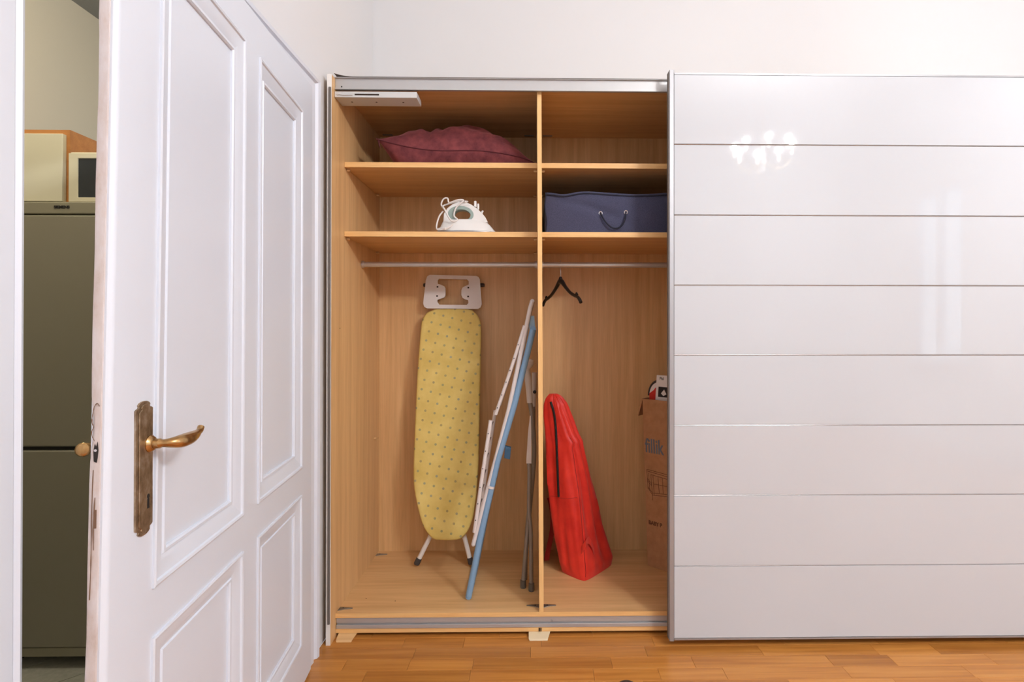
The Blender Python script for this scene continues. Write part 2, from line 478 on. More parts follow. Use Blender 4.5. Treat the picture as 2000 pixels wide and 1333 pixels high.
# door casing: profile swept up the far side, across the head and down the near side
def casing(name, label, rect, vertical, inner_hi):
    y0, y1, z0, z1 = rect
    t = MB(); W = (y1 - y0) if vertical else (z1 - z0)
    prof = [(0, -.02), (0, -.010), (.08, -.006), (.15, -.011), (.22, -.006), (.50, -.004), (.58, -.012), (.70, -.011), (.76, -.001), (.92, .002), (1, -.004), (1, -.02)]
    pts = []
    for end in (0, 1):
        ring = []
        for a, x in prof:
            if vertical: ring.append((x, (y0 + a * W) if inner_hi else (y1 - a * W), z0 if end == 0 else z1 - (1 - a) * HW))
            else: ring.append((x, (y0 - a * CW) if end == 0 else (y1 + a * CW), z0 + a * W))
        pts.append(ring)
    return tag(t.loft(pts).build(name, 'casing_paint'), label, 'door casing', kind=STR)
casing('trim_1', 'white moulded door casing beside the wardrobe side', (DY1, DY1 + CW, 0, DZ + HW), True, True)
casing('trim_2', 'white moulded door casing above the panelled door', (DY0, DY1, DZ, DZ + HW), False, True)
casing('trim_3', 'white moulded door casing on the handle side of the doorway', (DY0 - CW, DY0, 0, DZ + HW), True, False)

# ------------------------------------------------------------------ panelled door leaf
HX, HY, ANG, LW, LZ0, LZ1, LT = .007, -.164, .103, 1.118, .010, 2.146, .028
SA, CA = math.sin(ANG), math.cos(ANG)
def leaf(w, n, z, warp=True):
    if z > 2.02: z = 2.02 + (z - 2.02) * (.130 - .053 * w) / .126
    if warp: w = w * (1 - .0228 * (z - 1.3) * w / LW)
    return Vector((HX + SA * w + CA * n, HY - CA * w + SA * n, z))
dr = thing('door_1', 'open white four panel door with brass lever handle', 'door', (HX, HY, 0), kind=STR)
WS = [(.115, .500), (.595, .990)]
ZS = [(.157, .683), (.775, 2.019)]
mb = MB()
def lbox(mb, w0, w1, n0, n1, z0, z1):
    zz = [z0 + (z1 - z0) * i / 6 for i in range(7)]
    return mb.loft([[leaf(w0, n0, z), leaf(w1, n0, z), leaf(w1, n1, z), leaf(w0, n1, z)] for z in zz])
lbox(mb, 0, WS[0][0], -LT, 0, LZ0, LZ1)
lbox(mb, WS[0][1], WS[1][0], -LT, 0, LZ0, LZ1)
for a, b in WS:
    lbox(mb, a, b, -LT, 0, LZ0, ZS[0][0]); lbox(mb, a, b, -LT, 0, ZS[0][1], ZS[1][0]); lbox(mb, a, b, -LT, 0, ZS[1][1], LZ1)
mb.build('leaf_frame', 'door_paint', dr)
# lock stile with a worn rounded edge
prof = [(WS[1][1], -LT), (WS[1][1], 0)] + [(LW - .011 + .011 * math.sin(a), -.011 + .011 * math.cos(a)) for a in [PI / 2 * i / 5 for i in range(6)]]
mb = MB(); zz = [LZ0 + (LZ1 - LZ0) * i / 10 for i in range(11)]
mb.loft([[leaf(w, n, z) for w, n in prof[:-1]] + [leaf(LW - .002, -.014, z), leaf(LW - .002, -LT, z)] for z in zz])
mb.build('lock_stile', 'door_paint', dr, smooth=True, angle=30)
mb = MB()
zz = [LZ0 + (LZ1 - LZ0) * i / 60 for i in range(61)]
rings = []
for z in zz:
    d1 = .0016 * noise.noise((0, 3, z * 9)) + .001 * noise.noise((0, 7, z * 30)); d2 = .0015 * noise.noise((0, 13, z * 7))
    notch = .004 if 1.075 < z < 1.135 else 0
    rings.append([leaf(LW - .004, -.0105, z), leaf(LW + .0012 + d2, -.0115 - abs(d1), z), leaf(LW + .0012 + d1, -LT + .004 + notch, z), leaf(LW - .001 + d1, -LT - .0004 + notch + d2, z), leaf(LW - .004, -LT + .001, z)])
mb.loft(rings)
tag(mb.build('lock_edge', 'worn_edge_paint', dr, smooth=True), 'chipped pinkish paint on the narrow door edge')
mp_ = [(0, -.004), (0, .004), (.004, .0055), (.009, .004), (.011, .0), (.018, -.001), (.034, -.004), (.046, -.0085), (.048, -.005), (.054, -.005), (.057, -.0085), (.057, -.013)]
for a, b in WS:
    for z0, z1 in ZS:
        mb = MB(); pa = []
        corners = [(a, z0, 1, 1), (b, z0, -1, 1), (b, z1, -1, -1), (a, z1, 1, -1), (a, z0, 1, 1)]
        rings = []
        for k in range(4):
            (wa, za, sa, ta), (wb_, zb, sb, tb) = corners[k], corners[k + 1]
            for i in range(6):
                q = i / 6
                rings.append([leaf((wa + sa * m_) * (1 - q) + (wb_ + sb * m_) * q, n_, (za + ta * m_) * (1 - q) + (zb + tb * m_) * q) for m_, n_ in mp_])
        rings.append(rings[0])
        mb.loft(rings, cap=False, close=False)
        mb.build('moulding', 'door_paint', dr, smooth=True, angle=25)
        lbox(MB(), a + .02, b - .02, -.024, -.0125, z0 + .02, z1 - .02).build('panel', 'door_paint', dr)
# long plates and levers on both faces
def plate_shape(w0, z0, hw, hz):
    half = [(.0, 1.0), (.30, .995), (.55, .975), (.70, .945), (.62, .925), (.66, .905), (.86, .895), (1.0, .875), (1.0, .83)]
    top = [(w0 + hw * x, z0 + hz * y) for x, y in half]
    right = top + [(w0 + hw * x, z0 - hz * y) for x, y in reversed(half)]
    left = [(2 * w0 - w, z) for w, z in reversed(right)]
    return right[:-1] + left[:-1]
def hardware(side, nf):
    wc, zc = 1.030, 1.008
    f_ = lambda u, v, t: leaf(u, nf + side * t, v, False)
    shp = plate_shape(wc, zc, .0262, .122)
    inner = [(wc + (u - wc) * .72, zc + (v - zc) * .955) for u, v in shp]
    mb = MB().prism(shp, None, f_, -.001, .003).prism(inner, None, f_, .003, .0055)
    pl = mb.build('escutcheon_plate', 'aged_brass_plate', dr, bevel=.0012)
    kh = [(wc - .007 + .0035 * math.cos(a), .955 + .0045 * math.sin(a)) for a in [2 * PI * i / 10 for i in range(10)]]
    MB().prism(kh, None, f_, .0054, .0062).prism([(wc - .0095, .951), (wc - .0045, .951), (wc - .004, .933), (wc - .010, .933)], None, f_, .0054, .0061).build('keyhole', 'black', pl)
    return wc
wc = hardware(1, 0.0)
L = lambda w, n, z: leaf(w, n, z, False)
mb = MB()
path = spline([L(1.019, .004, 1.050), L(1.019, .018, 1.050), L(1.017, .032, 1.050), L(1.008, .043, 1.0495), L(.994, .048, 1.049), L(.975, .0495, 1.049), L(.955, .050, 1.0505), L(.940, .050, 1.0535), L(.929, .0495, 1.057), L(.9225, .049, 1.063)], 5)
rr = []
for i in range(len(path)):
    q = i / (len(path) - 1)
    r_ = .0125 if q < .05 else .0092 if q < .16 else .0075 + .0058 * math.sin(min(1, max(0, (q - .20) / .62)) * PI) ** 1.2 - .0012 * q
    rr.append(r_)
mb.tube(path, rr, 14)
lv = mb.build('lever_handle', 'brass_lever', dr, smooth=True)
MB().lathe([(.015, 0), (.016, .004), (.013, .008), (.0105, .010)], L(1.019, .004, 1.050), tuple(L(0, 1, 0) - L(0, 0, 0)), 16).build('collar', 'brass_lever', lv, smooth=True)
tag(lv, 'curved brass lever on the room side')
hardware(-1, -LT)
mb = MB()
path = spline([L(1.022, -LT - .004, 1.050), L(1.022, -LT - .025, 1.050), L(1.024, -LT - .040, 1.050), L(1.032, -LT - .050, 1.049), L(1.045, -LT - .053, 1.049), L(1.056, -LT - .052, 1.050), L(1.064, -LT - .049, 1.051), L(1.067, -LT - .048, 1.0515)], 5)
mb.tube(path, [.0128 - .003 * abs(math.sin(i * .22)) for i in range(len(path) - 4)] + [.0105, .0085, .006, .002], 12)
tag(mb.build('lever_handle', 'brass_lever', dr, smooth=True), 'brass lever on the kitchen side of the door')
shp = [(-.0205, 1.044), (-.0165, 1.042), (-.0150, 1.050), (-.0140, 1.062), (-.0155, 1.076), (-.0175, 1.068), (-.0195, 1.073), (-.0215, 1.060)]
lt = MB().prism(shp, None, lambda u, v, t: leaf(LW + t, u, v), .0004, .0024).build('latch', 'dark_iron', dr)
MB().lathe([(0, 0), (.0022, .0002), (.0026, -.001)], leaf(LW + .003, -.0180, 1.062), tuple(leaf(1, 0, 1) - leaf(0, 0, 1)), 10).build('latch_bolt', 'eyelet_metal', lt, smooth=True)
mb = MB(); mb.loft([[leaf(LW + s_, n_, z) for n_ in (-.0195, -.0155) for s_ in ((.0005, .0016) if n_ < -.016 else (.0016, .0005))] for z in (.935, .965)])
mb.build('keyhole', 'chip_wood', dr)
# flaked paint along the edge
for pts in ([(-.0140, 1.134), (-.0175, 1.139), (-.0215, 1.134), (-.0240, 1.122), (-.0248, 1.108), (-.0225, 1.100), (-.0250, 1.092), (-.0235, 1.083), (-.0200, 1.077)], [(-.0180, .985), (-.0195, .94), (-.0188, .90)], [(-.0215, 1.03), (-.0225, .96), (-.0220, .88), (-.0228, .82)]):
    P = spline([leaf(LW + .0016, a, b) for a, b in pts], 4)
    MB().tube(P, [.0004 + .0010 * abs(noise.noise((i * .7, 1, pts[0][1] * 9))) for i in range(len(P))], 6).build('paint_chip', 'chip_wood', dr)

# ------------------------------------------------------------------ sliding door wardrobe
WX1, WH = 3.40, 2.274
wr = thing('sliding_wardrobe', 'beech wardrobe with open left half and white glass sliding door', 'wardrobe', (WX1 / 2, .35, 0))
YF, YB, XI, XD0, XD1, XR = .057, .687, .018, .843, .862, 1.687
def part(name, m, *a, bevel=0., parent=wr): return box(name, m, *a, parent=parent, bevel=bevel)
sp_ = part('side_panel', 'beech_vertical', 0.0015, XI, .0015, YB + .008, 0, WH)
part('edge_band', 'white_edge', 0, XI, 0, .0014, 0, WH + .001, parent=sp_)
tag(part('seal_or_shade_strip', 'brush_shade_grey', .0075, .0168, -.006, 0, .085, 2.222, bevel=.002, parent=sp_), 'grey brush seal strip')
part('side_panel', 'beech_vertical', WX1 - .018, WX1, 0, YB + .008, 0, WH)
part('back_panel', 'beech_vertical', XI, WX1 - .018, YB, YB + .006, .06, WH)
part('top_panel', 'beech_horizontal', XI, WX1 - .018, .06, YB, 2.262, 2.280)
bp = part('base_panel', 'beech_horizontal', XI, WX1 - .018, YF + .0012, YB, .079, .0965)
part('edge_band', 'beech_edge_horizontal', XI, WX1 - .018, YF, YF + .0011, .079, .097, parent=bp)
part('plinth', 'beech_edge_horizontal', XI, WX1 - .018, YF + .004, YF + .02, .016, .033)
# centre divider slightly out of plumb, as in the open bay
def divider(xa0, xa1, xb0, xb1):
    mb = MB(); mb.loft([[(xa0, YF + .003, .097), (xa1, YF + .003, .097), (xa1, YB, .097), (xa0, YB, .097)], [(xb0, YF + .003, 2.262), (xb1, YF + .003, 2.262), (xb1, YB, 2.262), (xb0, YB, 2.262)]])
    o = mb.build('divider', 'beech_vertical', wr)
    mb = MB(); mb.loft([[(xa0, YF + .0018, .097), (xa1, YF + .0018, .097), (xa1, YF + .0029, .097), (xa0, YF + .0029, .097)], [(xb0, YF + .0018, 2.262), (xb1, YF + .0018, 2.262), (xb1, YF + .0029, 2.262), (xb0, YF + .0029, 2.262)]])
    mb.build('edge_band', 'beech_edge_vertical', o); return o
dv = divider(.848, .866, .837, .855)
xd = lambda z, side: (.848 + (.837 - .848) * (z - .097) / 2.165) + (.018 if side else 0)
divider(1.687, 1.705, 1.687, 1.705)
YS = .148
for zt in (1.968, 1.6727):
    for x0, x1 in ((XI + .001, xd(zt, 0) - .0008), (xd(zt, 1) + .0008, XR - .001)):
        s_ = part('shelf', 'beech_horizontal', x0, x1, YS + .0012, YB - .002, zt - .0215, zt)
        part('edge_band', 'beech_edge_horizontal', x0, x1, YS, YS + .0011, zt - .0216, zt + .0001, parent=s_)
        for px_, sg in ((x0, 1), (x1, -1)):
            for py_ in (YS + .03, YB - .06):
                MB().lathe([(0, 0), (.0055, .0), (.0055, .012), (.004, .014), (0, .014)], (px_, py_, zt - .0275), (sg, 0, 0), 10).build('shelf_pin', 'shelf_pin', s_, smooth=True)
# hanging rods with end sockets
for x0, x1 in ((XI, xd(1.56, 0)), (xd(1.56, 1), XR)):
    mb = MB(); n_ = 16
    ov = lambda r: [(r * .62 * math.cos(2 * PI * k / n_), r * math.sin(2 * PI * k / n_)) for k in range(n_)]
    mb.loft([[(x, .389 + u, 1.5595 + v) for u, v in ov(.0125)] for x in (x0 + .002, x1 - .002)])
    rd = mb.build('hanging_rod', 'rod_metal', wr, smooth=True)
    for x, s_ in ((x0 + .0005, 1), (x1 - .0005, -1)):
        MB().loft([[(x, .389 + u, 1.5595 + v) for u, v in ov(.0175)], [(x + s_ * .012, .389 + u, 1.5595 + v) for u, v in ov(.0155)]]).build('rod_socket', 'rod_metal', rd, smooth=True)
# top running rail
tr = MB().box(XI + .001, WX1 - .02, .037, .055, 2.232, 2.2735).box(XI + .001, WX1 - .02, .033, .038, 2.2285, 2.2345).box(XI + .001, WX1 - .02, .028, .06, 2.2736, 2.2758).build('top_rail', 'aluminium_matt', wr)
MB().lathe([(0, 0), (.003, .0), (.0028, -.001), (0, -.001)], (.045, .0368, 2.240), (0, 1, 0), 10).build('screw', 'dark_iron', tr)
mb = MB(); rings = []
for i in range(10):
    q = i / 9; x = .018 + .085 * q; lift = .013 * (1 - q) ** 2.2
    rings.append([(x, .026, 2.2759 + lift), (x, .062, 2.2759 + lift), (x, .062, 2.2772 + lift), (x, .026, 2.2772 + lift)])
mb.loft(rings); mb.build('cover_strip', 'brush_shade_grey', tr)
MB().box(.10, WX1 - .02, .026, .062, 2.2759, 2.2772).build('cover_strip', 'brush_shade_grey', tr)
# soft close damper below the rail
dm = MB().box(XI + .001, .350, .030, .118, 2.194, 2.2185).build('damper', 'grey_plastic', wr, bevel=.0015)
MB().box(.10, .198, .0292, .034, 2.2025, 2.2085).build('slot', 'hole_dark', dm)
MB().lathe([(0, -.003), (.0035, -.003), (.0045, 0), (.0045, .003)], (.032, .030, 2.206), (0, 1, 0), 12).tube([(.036, .0285, 2.206), (.06, .0285, 2.203), (.092, .029, 2.2035)], .0028, 8).build('catch', 'grey_plastic', dm, smooth=True)
for x in (.075, .175, .285): MB().lathe([(0, -.0006), (.004, -.0006), (.004, .001)], (x, .075, 2.194), (0, 0, 1), 10).build('screw', 'dark_iron', dm)
# bottom rail: two stepped channels
br = MB().box(XI + .002, WX1 - .02, YF + .004, YF + .016, .0565, .0785).box(XI + .002, WX1 - .02, YF + .001, YF + .012, .034, .0495).box(XI + .002, WX1 - .02, YF + .010, YF + .016, .0495, .0565).build('bottom_rail', 'aluminium_matt', wr, bevel=.0012)
MB().lathe([(0, 0), (.0045, 0), (.004, -.002), (0, -.0025)], (.90, YF + .004, .060), (0, 1, 0), 10).build('screw', 'aluminium', br)
# cream feet below the plinth
for x0, x1 in ((.030, .105), (.805, .893)):
    ft = MB().loft([[(x0 + .004, .022, 0), (x1 - .012, .022, 0), (x1 - .012, .11, 0), (x0 + .004, .11, 0)], [(x0, .026, .006), (x1 - .01, .026, .006), (x1 - .01, .11, .006), (x0, .11, .006)], [(x0, .060, .0155), (x1, .060, .0155), (x1, .11, .0155), (x0, .11, .0155)]]).build('foot', 'cream_plastic' if x0 > .5 else 'beech_horizontal', wr)
    if x0 > .5: MB().box(.846, .851, .0575, .0606, .0185, .031).box(.853, .857, .0575, .0606, .0185, .031).build('clip_slot', 'hole_dark', ft)
# connector plates on the bay floor, holes and dowel marks
def connector(x, y, w, flip):
    sh = [(x, y - .018), (x + w * .45, y - .007), (x + w, y - .002), (x + w, y + .003), (x + w * .45, y + .007), (x, y + .010)]
    if w < 0: sh = sh[::-1]
    o = MB().prism(sh, None, lambda u, v, t: (u, v, t), .0966, .0995).build('connector_plate', 'connector_metal', wr, bevel=.0007)
    MB().lathe([(0, 0), (.003, 0), (.003, .0008), (0, .001)], (x + w * .3, y, .0995), (0, 0, 1), 8).build('screw', 'dark_iron', o)
connector(XI + .001, .098, .055, 0); connector(XI + .001, .64, .055, 0)
connector(.8475, .109, -.052, 0); connector(.8665, .109, .052, 0)
for x, y in ((.105, .18), (.235, .158)): MB().lathe([(0, 0), (.0022, 0), (.0022, .0006), (0, .0006)], (x, y, .0965), (0, 0, 1), 8).build('dowel_hole', 'hole_dark', wr)
for y, z in ((.665, .69), (.10, 1.26)): MB().lathe([(0, 0), (.0022, 0), (.0022, .0006), (0, .0006)], (XI, y, z), (1, 0, 0), 8).build('dowel_hole', 'hole_dark', wr)
MB().lathe([(0, 0), (.006, 0), (.006, .010), (.003, .012), (0, .012)], (XI, .60, .70), (1, 0, 0), 10).build('shelf_pin', 'shelf_pin', wr, smooth=True)
for x in (XI + .05, .80, .895): MB().box(x - .025, x + .025, YB - .04, YB - .028, 2.2585, 2.262).build('top_connector', 'connector_metal', wr)

# sliding doors of eight white glass panels
ZL = [2.2718, 1.9910, 1.7104, 1.4322, 1.1558, .8768, .6000, .3207, .0345]
def sliding_door(x0, w, y0, label):
    x1 = x0 + w
    fr = MB(); n_ = 10
    # carrier board
    fr.box(x0 + .006, x1 - .006, y0 + .0065, y0 + .022, .036, 2.270)
    o = fr.build('sliding_door', 'white_edge', wr); tag(o, label)
    for a, b in ((x0, x0 + .019), (x1 - .019, x1)):
        mid = [(a, y0 + .026), (a, y0 + .002), (a + .002, y0), (b - .002, y0), (b, y0 + .002), (b, y0 + .006), (a + .0062 if a == x0 else b, y0 + .0063), (a + .0058, y0 + .026)]
        if a != x0: mid = [(a, y0 + .006), (a, y0 + .002), (a + .002, y0), (b - .002, y0), (b, y0 + .002), (b, y0 + .026), (b - .0055, y0 + .026), (b - .0055, y0 + .006)]
        MB().loft([[(u, v, z) for u, v in mid] for z in (.026, 2.286)]).build('stile', 'aluminium', o)
    MB().box(x0 - .0035, x0 - .0002, y0 + .004, y0 + .024, .034, 2.278).build('seal_or_shade_strip', 'brush_shade_grey', o)  # added grey strip: paints shade along the stile's left side face
    MB().box(x0 + .0195, x1 - .0195, y0, y0 + .006, 2.268, 2.2745).build('top_trim', 'aluminium', o)
    MB().box(x0 + .0195, x1 - .0195, y0 - .0005, y0 + .006, .030, .0365).build('bottom_trim', 'aluminium', o)
    for i in range(8):
        zt = ZL[i] - (.0022 if i else .0045); zb = ZL[i + 1] + (.0022 if i < 7 else .003)
        MB().box(x0 + .0195, x1 - .0195, y0 + .0012, y0 + .0062, zb, zt).build('glass_panel', 'white_glass', o, bevel=.0008)
        if i < 7:
            z = ZL[i + 1]; pts = [(-.0018, .0063), (-.0018, .0036), (-.0013, .0022), (0, .0016), (.0013, .0022), (.0018, .0036), (.0018, .0063)]
            MB().loft([[(x, y0 + v, z + u) for u, v in pts] for x in (x0 + .0195, x1 - .0195)]).build('divider_strip', 'steel_strip', o, smooth=True)
    return o
sliding_door(1.3605, 1.72, -.035, 'front sliding door of eight glossy white glass panels')
sliding_door(1.700, 1.70, .0005, 'rear sliding door hidden behind the front one')

# ------------------------------------------------------------------ burgundy cushion
SZ = 1.968
cu = thing('cushion', 'burgundy velvet cushion lying on the upper left shelf', 'cushion', (.49, .40, SZ))
def pillow(u, v, s):          # u along X -1..1, v along Y -1..1, s = +1 top, -1 bottom
    e = max(0, 1 - abs(u) ** 2.1) ** .85 * max(0, 1 - abs(v) ** 2.6) ** .5
    pinch = 1 - .07 * (1 - u * u) * abs(v) ** 3
    x = .483 + .345 * u * (1 - .05 * (1 - abs(v) ** 2) * abs(u) ** 3)
    y = .405 + .205 * v * pinch
    wr_ = noise.noise((u * 3.2, v * 4.0, s * 3)) * .014 + noise.noise((u * 8, v * 6, s * 5 + 9)) * .006
    seam = SZ + .072 - .022 * u + .018 * abs(u) ** 6 * (1 if u < 0 else -1.6) + .006 * math.sin(u * 5)
    if s > 0:
        ht = .150 * e * (1 - .06 * u)
        crease = -.020 * math.exp(-((u + .38) / .06) ** 2) * math.exp(-((v + .55) / .5) ** 2) - .015 * math.exp(-((u + .22) / .05) ** 2) * math.exp(-((v + .6) / .4) ** 2)
        return Vector((x, y, seam + ht + (wr_ + crease) * min(1, e * 2)))
    z = seam - (.085 * min(1, e * 2.6)) + wr_ * .4 * min(1, e)
    return Vector((x, y, max(z, SZ + .0006)))
N1, N2 = 64, 40
for s_, nm in ((1, 'upper_cover'), (-1, 'lower_cover')):
    mb = MB(); vs_ = [pillow(-1 + 2 * i / N1, -1 + 2 * j / N2, s_) for i in range(N1 + 1) for j in range(N2 + 1)]
    mb.add(vs_, [(i * (N2 + 1) + j, (i + 1) * (N2 + 1) + j, (i + 1) * (N2 + 1) + j + 1, i * (N2 + 1) + j + 1) for i in range(N1) for j in range(N2)])
    mb.build(nm, 'burgundy_velvet', cu, smooth=True, angle=180)
loop = [pillow(-1 + 2 * i / N1, -1, 1) for i in range(N1 + 1)] + [pillow(1, -1 + 2 * j / N2, 1) for j in range(1, N2 + 1)] + [pillow(1 - 2 * i / N1, 1, 1) for i in range(1, N1 + 1)] + [pillow(-1, 1 - 2 * j / N2, 1) for j in range(1, N2)]
MB().tube(loop, .0026, 6, closed=True).build('seam', 'burgundy_seam', cu, smooth=True)
for cx_, sg in ((.150, -1),):
    MB().tube([(.148, .205, SZ + .112), (.150, .203, SZ + .095), (.154, .203, SZ + .08)], [.004, .003, .002], 6).build('corner_tip', 'burgundy_seam', cu, smooth=True)

# ------------------------------------------------------------------ steam iron
S2 = 1.6727
ir = thing('steam_iron', 'white steam iron with coiled cord on the middle left shelf', 'iron', (.53, .28, S2))
IX, IY = .410, .206
def ip(u, v, y): return (IX + u, IY + y, S2 + v)
def plan(u):            # half width of the sole at distance u from the heel
    return .052 * (1 - max(0, (u - .10) / .152) ** 1.9) ** .5 if u > .10 else .046 + .006 * u / .10
us = [.002, .02, .05, .10, .14, .17, .20, .225, .243, .2505]
so = [(u, plan(min(u, .2515))) for u in us]
ol = so + [(u, -w) for u, w in reversed(so)]
MB().prism(ol, None, lambda u, w, t: ip(u, t, w), .0004, .007).build('soleplate', 'iron_sole', ir, bevel=.0012)
mb = MB(); rings = []
for k, (v, inset, lx, rx) in enumerate(((.0072, .0, .0, .248), (.020, .004, .004, .238), (.034, .010, .010, .226), (.048, .017, .016, .212), (.060, .026, .022, .196))):
    ring = []
    for q in range(28):
        a = 2 * PI * q / 28; u = (lx + rx) / 2 + (rx - lx) / 2 * math.copysign(abs(math.cos(a)) ** .75, math.cos(a))
        ww = max(plan(min(max(u, 0) * 1.0 + .0, .2505)) - inset, .004)
        ring.append(ip(u, v, ww * math.copysign(abs(math.sin(a)) ** .5, math.sin(a))))
    rings.append(ring)
mb.loft(rings)
bd = mb.build('body', 'iron_white', ir, smooth=True, angle=50)
def ell(cx_, cz_, a, b, n_=36, tilt=0.):
    return [(cx_ + a * math.cos(t) * math.cos(tilt) - b * math.sin(t) * math.sin(tilt), cz_ + a * math.cos(t) * math.sin(tilt) + b * math.sin(t) * math.cos(tilt)) for t in [2 * PI * i / n_ for i in range(n_)]]
outer = [(.022, .050), (.024, .085), (.038, .108), (.062, .127), (.090, .138), (.118, .136), (.145, .124), (.170, .106), (.190, .088), (.205, .068), (.214, .050), (.190, .040), (.120, .034), (.060, .036)]
hole_ = ell(.098, .083, .052, .032, tilt=-.10)
MB().prism(outer, hole_, lambda u, v, t: ip(u, v, t), -.019, .019).build('handle', 'iron_white', ir, bevel=.006)
MB().prism(ell(.098, .083, .0555, .0355, tilt=-.10), ell(.104, .080, .036, .023, tilt=-.10), lambda u, v, t: ip(u, v, t), -.0205, .0205).build('grip_ring', 'iron_green', ir, bevel=.002)
for u, v, r_ in ((.158, .118, .006), (.171, .107, .005)):
    MB().lathe([(r_, 0), (r_, .022), (r_ * .8, .026), (0, .026)], ip(u, v, 0), (0, 0, 1), 12).build('button', 'iron_white', ir, smooth=True)
MB().lathe([(.005, 0), (.004, .012), (0, .013)], ip(.186, .092, 0), (.5, 0, .86), 10).build('nozzle', 'iron_white', ir, smooth=True)
cord = spline([ip(.03, .10, .0), ip(.012, .125, -.01), ip(.022, .150, -.012), ip(.040, .152, -.015), ip(.048, .132, -.022), ip(.085, .142, -.027), ip(.110, .140, -.028), ip(.080, .110, -.030), ip(.070, .075, -.030), ip(.085, .056, -.032), ip(.06, .05, -.048), ip(.03, .10, -.036), ip(.020, .118, -.015), ip(.045, .136, .012), ip(.09, .147, .014), ip(.125, .140, -.01), ip(.115, .135, -.028)], 7)
MB().tube(cord, .0036, 8).build('cord', 'cord_white', ir, smooth=True)
cord = spline([ip(.022, .095, -.022), ip(.006, .07, -.03), ip(-.004, .03, -.035), ip(.003, .010, -.050), ip(.03, .009, -.062), ip(.055, .020, -.060), ip(.068, .032, -.056)], 7)
MB().tube(cord, .0034, 8).build('cord', 'cord_white', ir, smooth=True)
MB().tube([ip(.008, .012, -.050), ip(.04, .012, -.064)], .006, 8).build('plug', 'cord_white', ir, smooth=True)

# ------------------------------------------------------------------ navy storage bag
sb = thing('storage_bag', 'navy fabric storage bag with rope handle on the right shelf', 'storage bag', (1.165, .40, S2))
BX0, BX1, BY0, BY1, BZ0, BZ1 = .874, 1.462, .172, .640, S2 + .0008, S2 + .176
def fab(p, nrm, amp):
    return p + nrm * (noise.noise(p * 9) * amp + noise.noise(p * 22) * amp * .35)
mb = MB()
def gridface(org, du, dv, nu, nv, f):
    vs_ = [f(Vector(org) + Vector(du) * (i / nu) + Vector(dv) * (j / nv), i / nu, j / nv) for i in range(nu + 1) for j in range(nv + 1)]
    mb.add(vs_, [(i * (nv + 1) + j, (i + 1) * (nv + 1) + j, (i + 1) * (nv + 1) + j + 1, i * (nv + 1) + j + 1) for i in range(nu) for j in range(nv)])
def topz(u, v): return .006 * math.sin(u * 7) - .013 * math.exp(-((u - .14) / .09) ** 2) - .006 * (4 * v * (1 - v))
def ff(p, u, v):
    b = 16 * u * (1 - u) * v * (1 - v)
    d = .006 * min(1, b * 1.2) + b * noise.noise(p * 8) * .010
    d -= .010 * math.exp(-((v - (1 - u * 1.15)) / .10) ** 2) * min(1, b * 2) * (1 if u < .55 else .25)
    return p + Vector((0, -d, topz(u, 0) * v))
W_ = BX1 - BX0; H_ = BZ1 - BZ0; Dp = BY1 - BY0
gridface((BX0, BY0, BZ0), (W_, 0, 0), (0, 0, H_), 40, 18, ff)
gridface((BX0, BY0, BZ1), (W_, 0, 0), (0, Dp, 0), 40, 14, lambda p, u, v: p + Vector((0, 0, topz(u, v) if v == 0 or v == 1 else topz(u, v) + .004 * math.sin(v * PI))))
gridface((BX0, BY0, BZ0), (0, Dp, 0), (0, 0, H_), 14, 18, lambda p, u, v: p + Vector((-.003 * 16 * u * (1 - u) * v * (1 - v), 0, topz(0, u) * v)))
gridface((BX1, BY0, BZ0), (0, Dp, 0), (0, 0, H_), 14, 18, lambda p, u, v: p + Vector((.003 * 16 * u * (1 - u) * v * (1 - v), 0, topz(1, u) * v)))
gridface((BX0, BY1, BZ0), (W_, 0, 0), (0, 0, H_), 40, 18, lambda p, u, v: p + Vector((0, 0, topz(u, 1) * v)))
gridface((BX0, BY0, BZ0), (W_, 0, 0), (0, Dp, 0), 4, 4, lambda p, u, v: p)
bag_bvh = mb.bvh()
mb.build('shell', 'navy_fabric', sb, smooth=True, angle=60)
MB().tube([(BX0 + W_ * i / 40, BY0 - .0045, BZ1 + topz(i / 40, 0) - .0095) for i in range(41)], .0028, 8).build('lid_seam', 'navy_piping', sb, smooth=True)
MB().tube([(BX0 + .002 + .004 * math.sin(i * .5), BY0 - .0035, BZ0 + .004 + (H_ - .006) * i / 14) for i in range(15)], .0026, 8).build('corner_piping', 'navy_piping', sb, smooth=True)
for x, z in ((1.113, S2 + .086), (1.222, S2 + .090)):
    h = bag_bvh.ray_cast(Vector((x, -.2, z)), Vector((0, 1, 0)))[0]
    MB().tube([(x + .0068 * math.cos(t), h.y - .001, z + .0068 * math.sin(t)) for t in [2 * PI * i / 20 for i in range(20)]], .0024, 8, closed=True).build('eyelet', 'eyelet_metal', sb, smooth=True)
MB().tube(spline([(1.113, BY0 - .004, S2 + .085), (1.116, BY0 - .014, S2 + .074), (1.132, BY0 - .016, S2 + .046), (1.158, BY0 - .016, S2 + .022), (1.184, BY0 - .016, S2 + .019), (1.206, BY0 - .016, S2 + .034), (1.218, BY0 - .015, S2 + .064), (1.222, BY0 - .004, S2 + .089)], 6), .0033, 8).build('rope_handle', 'dark_rope', sb, smooth=True)

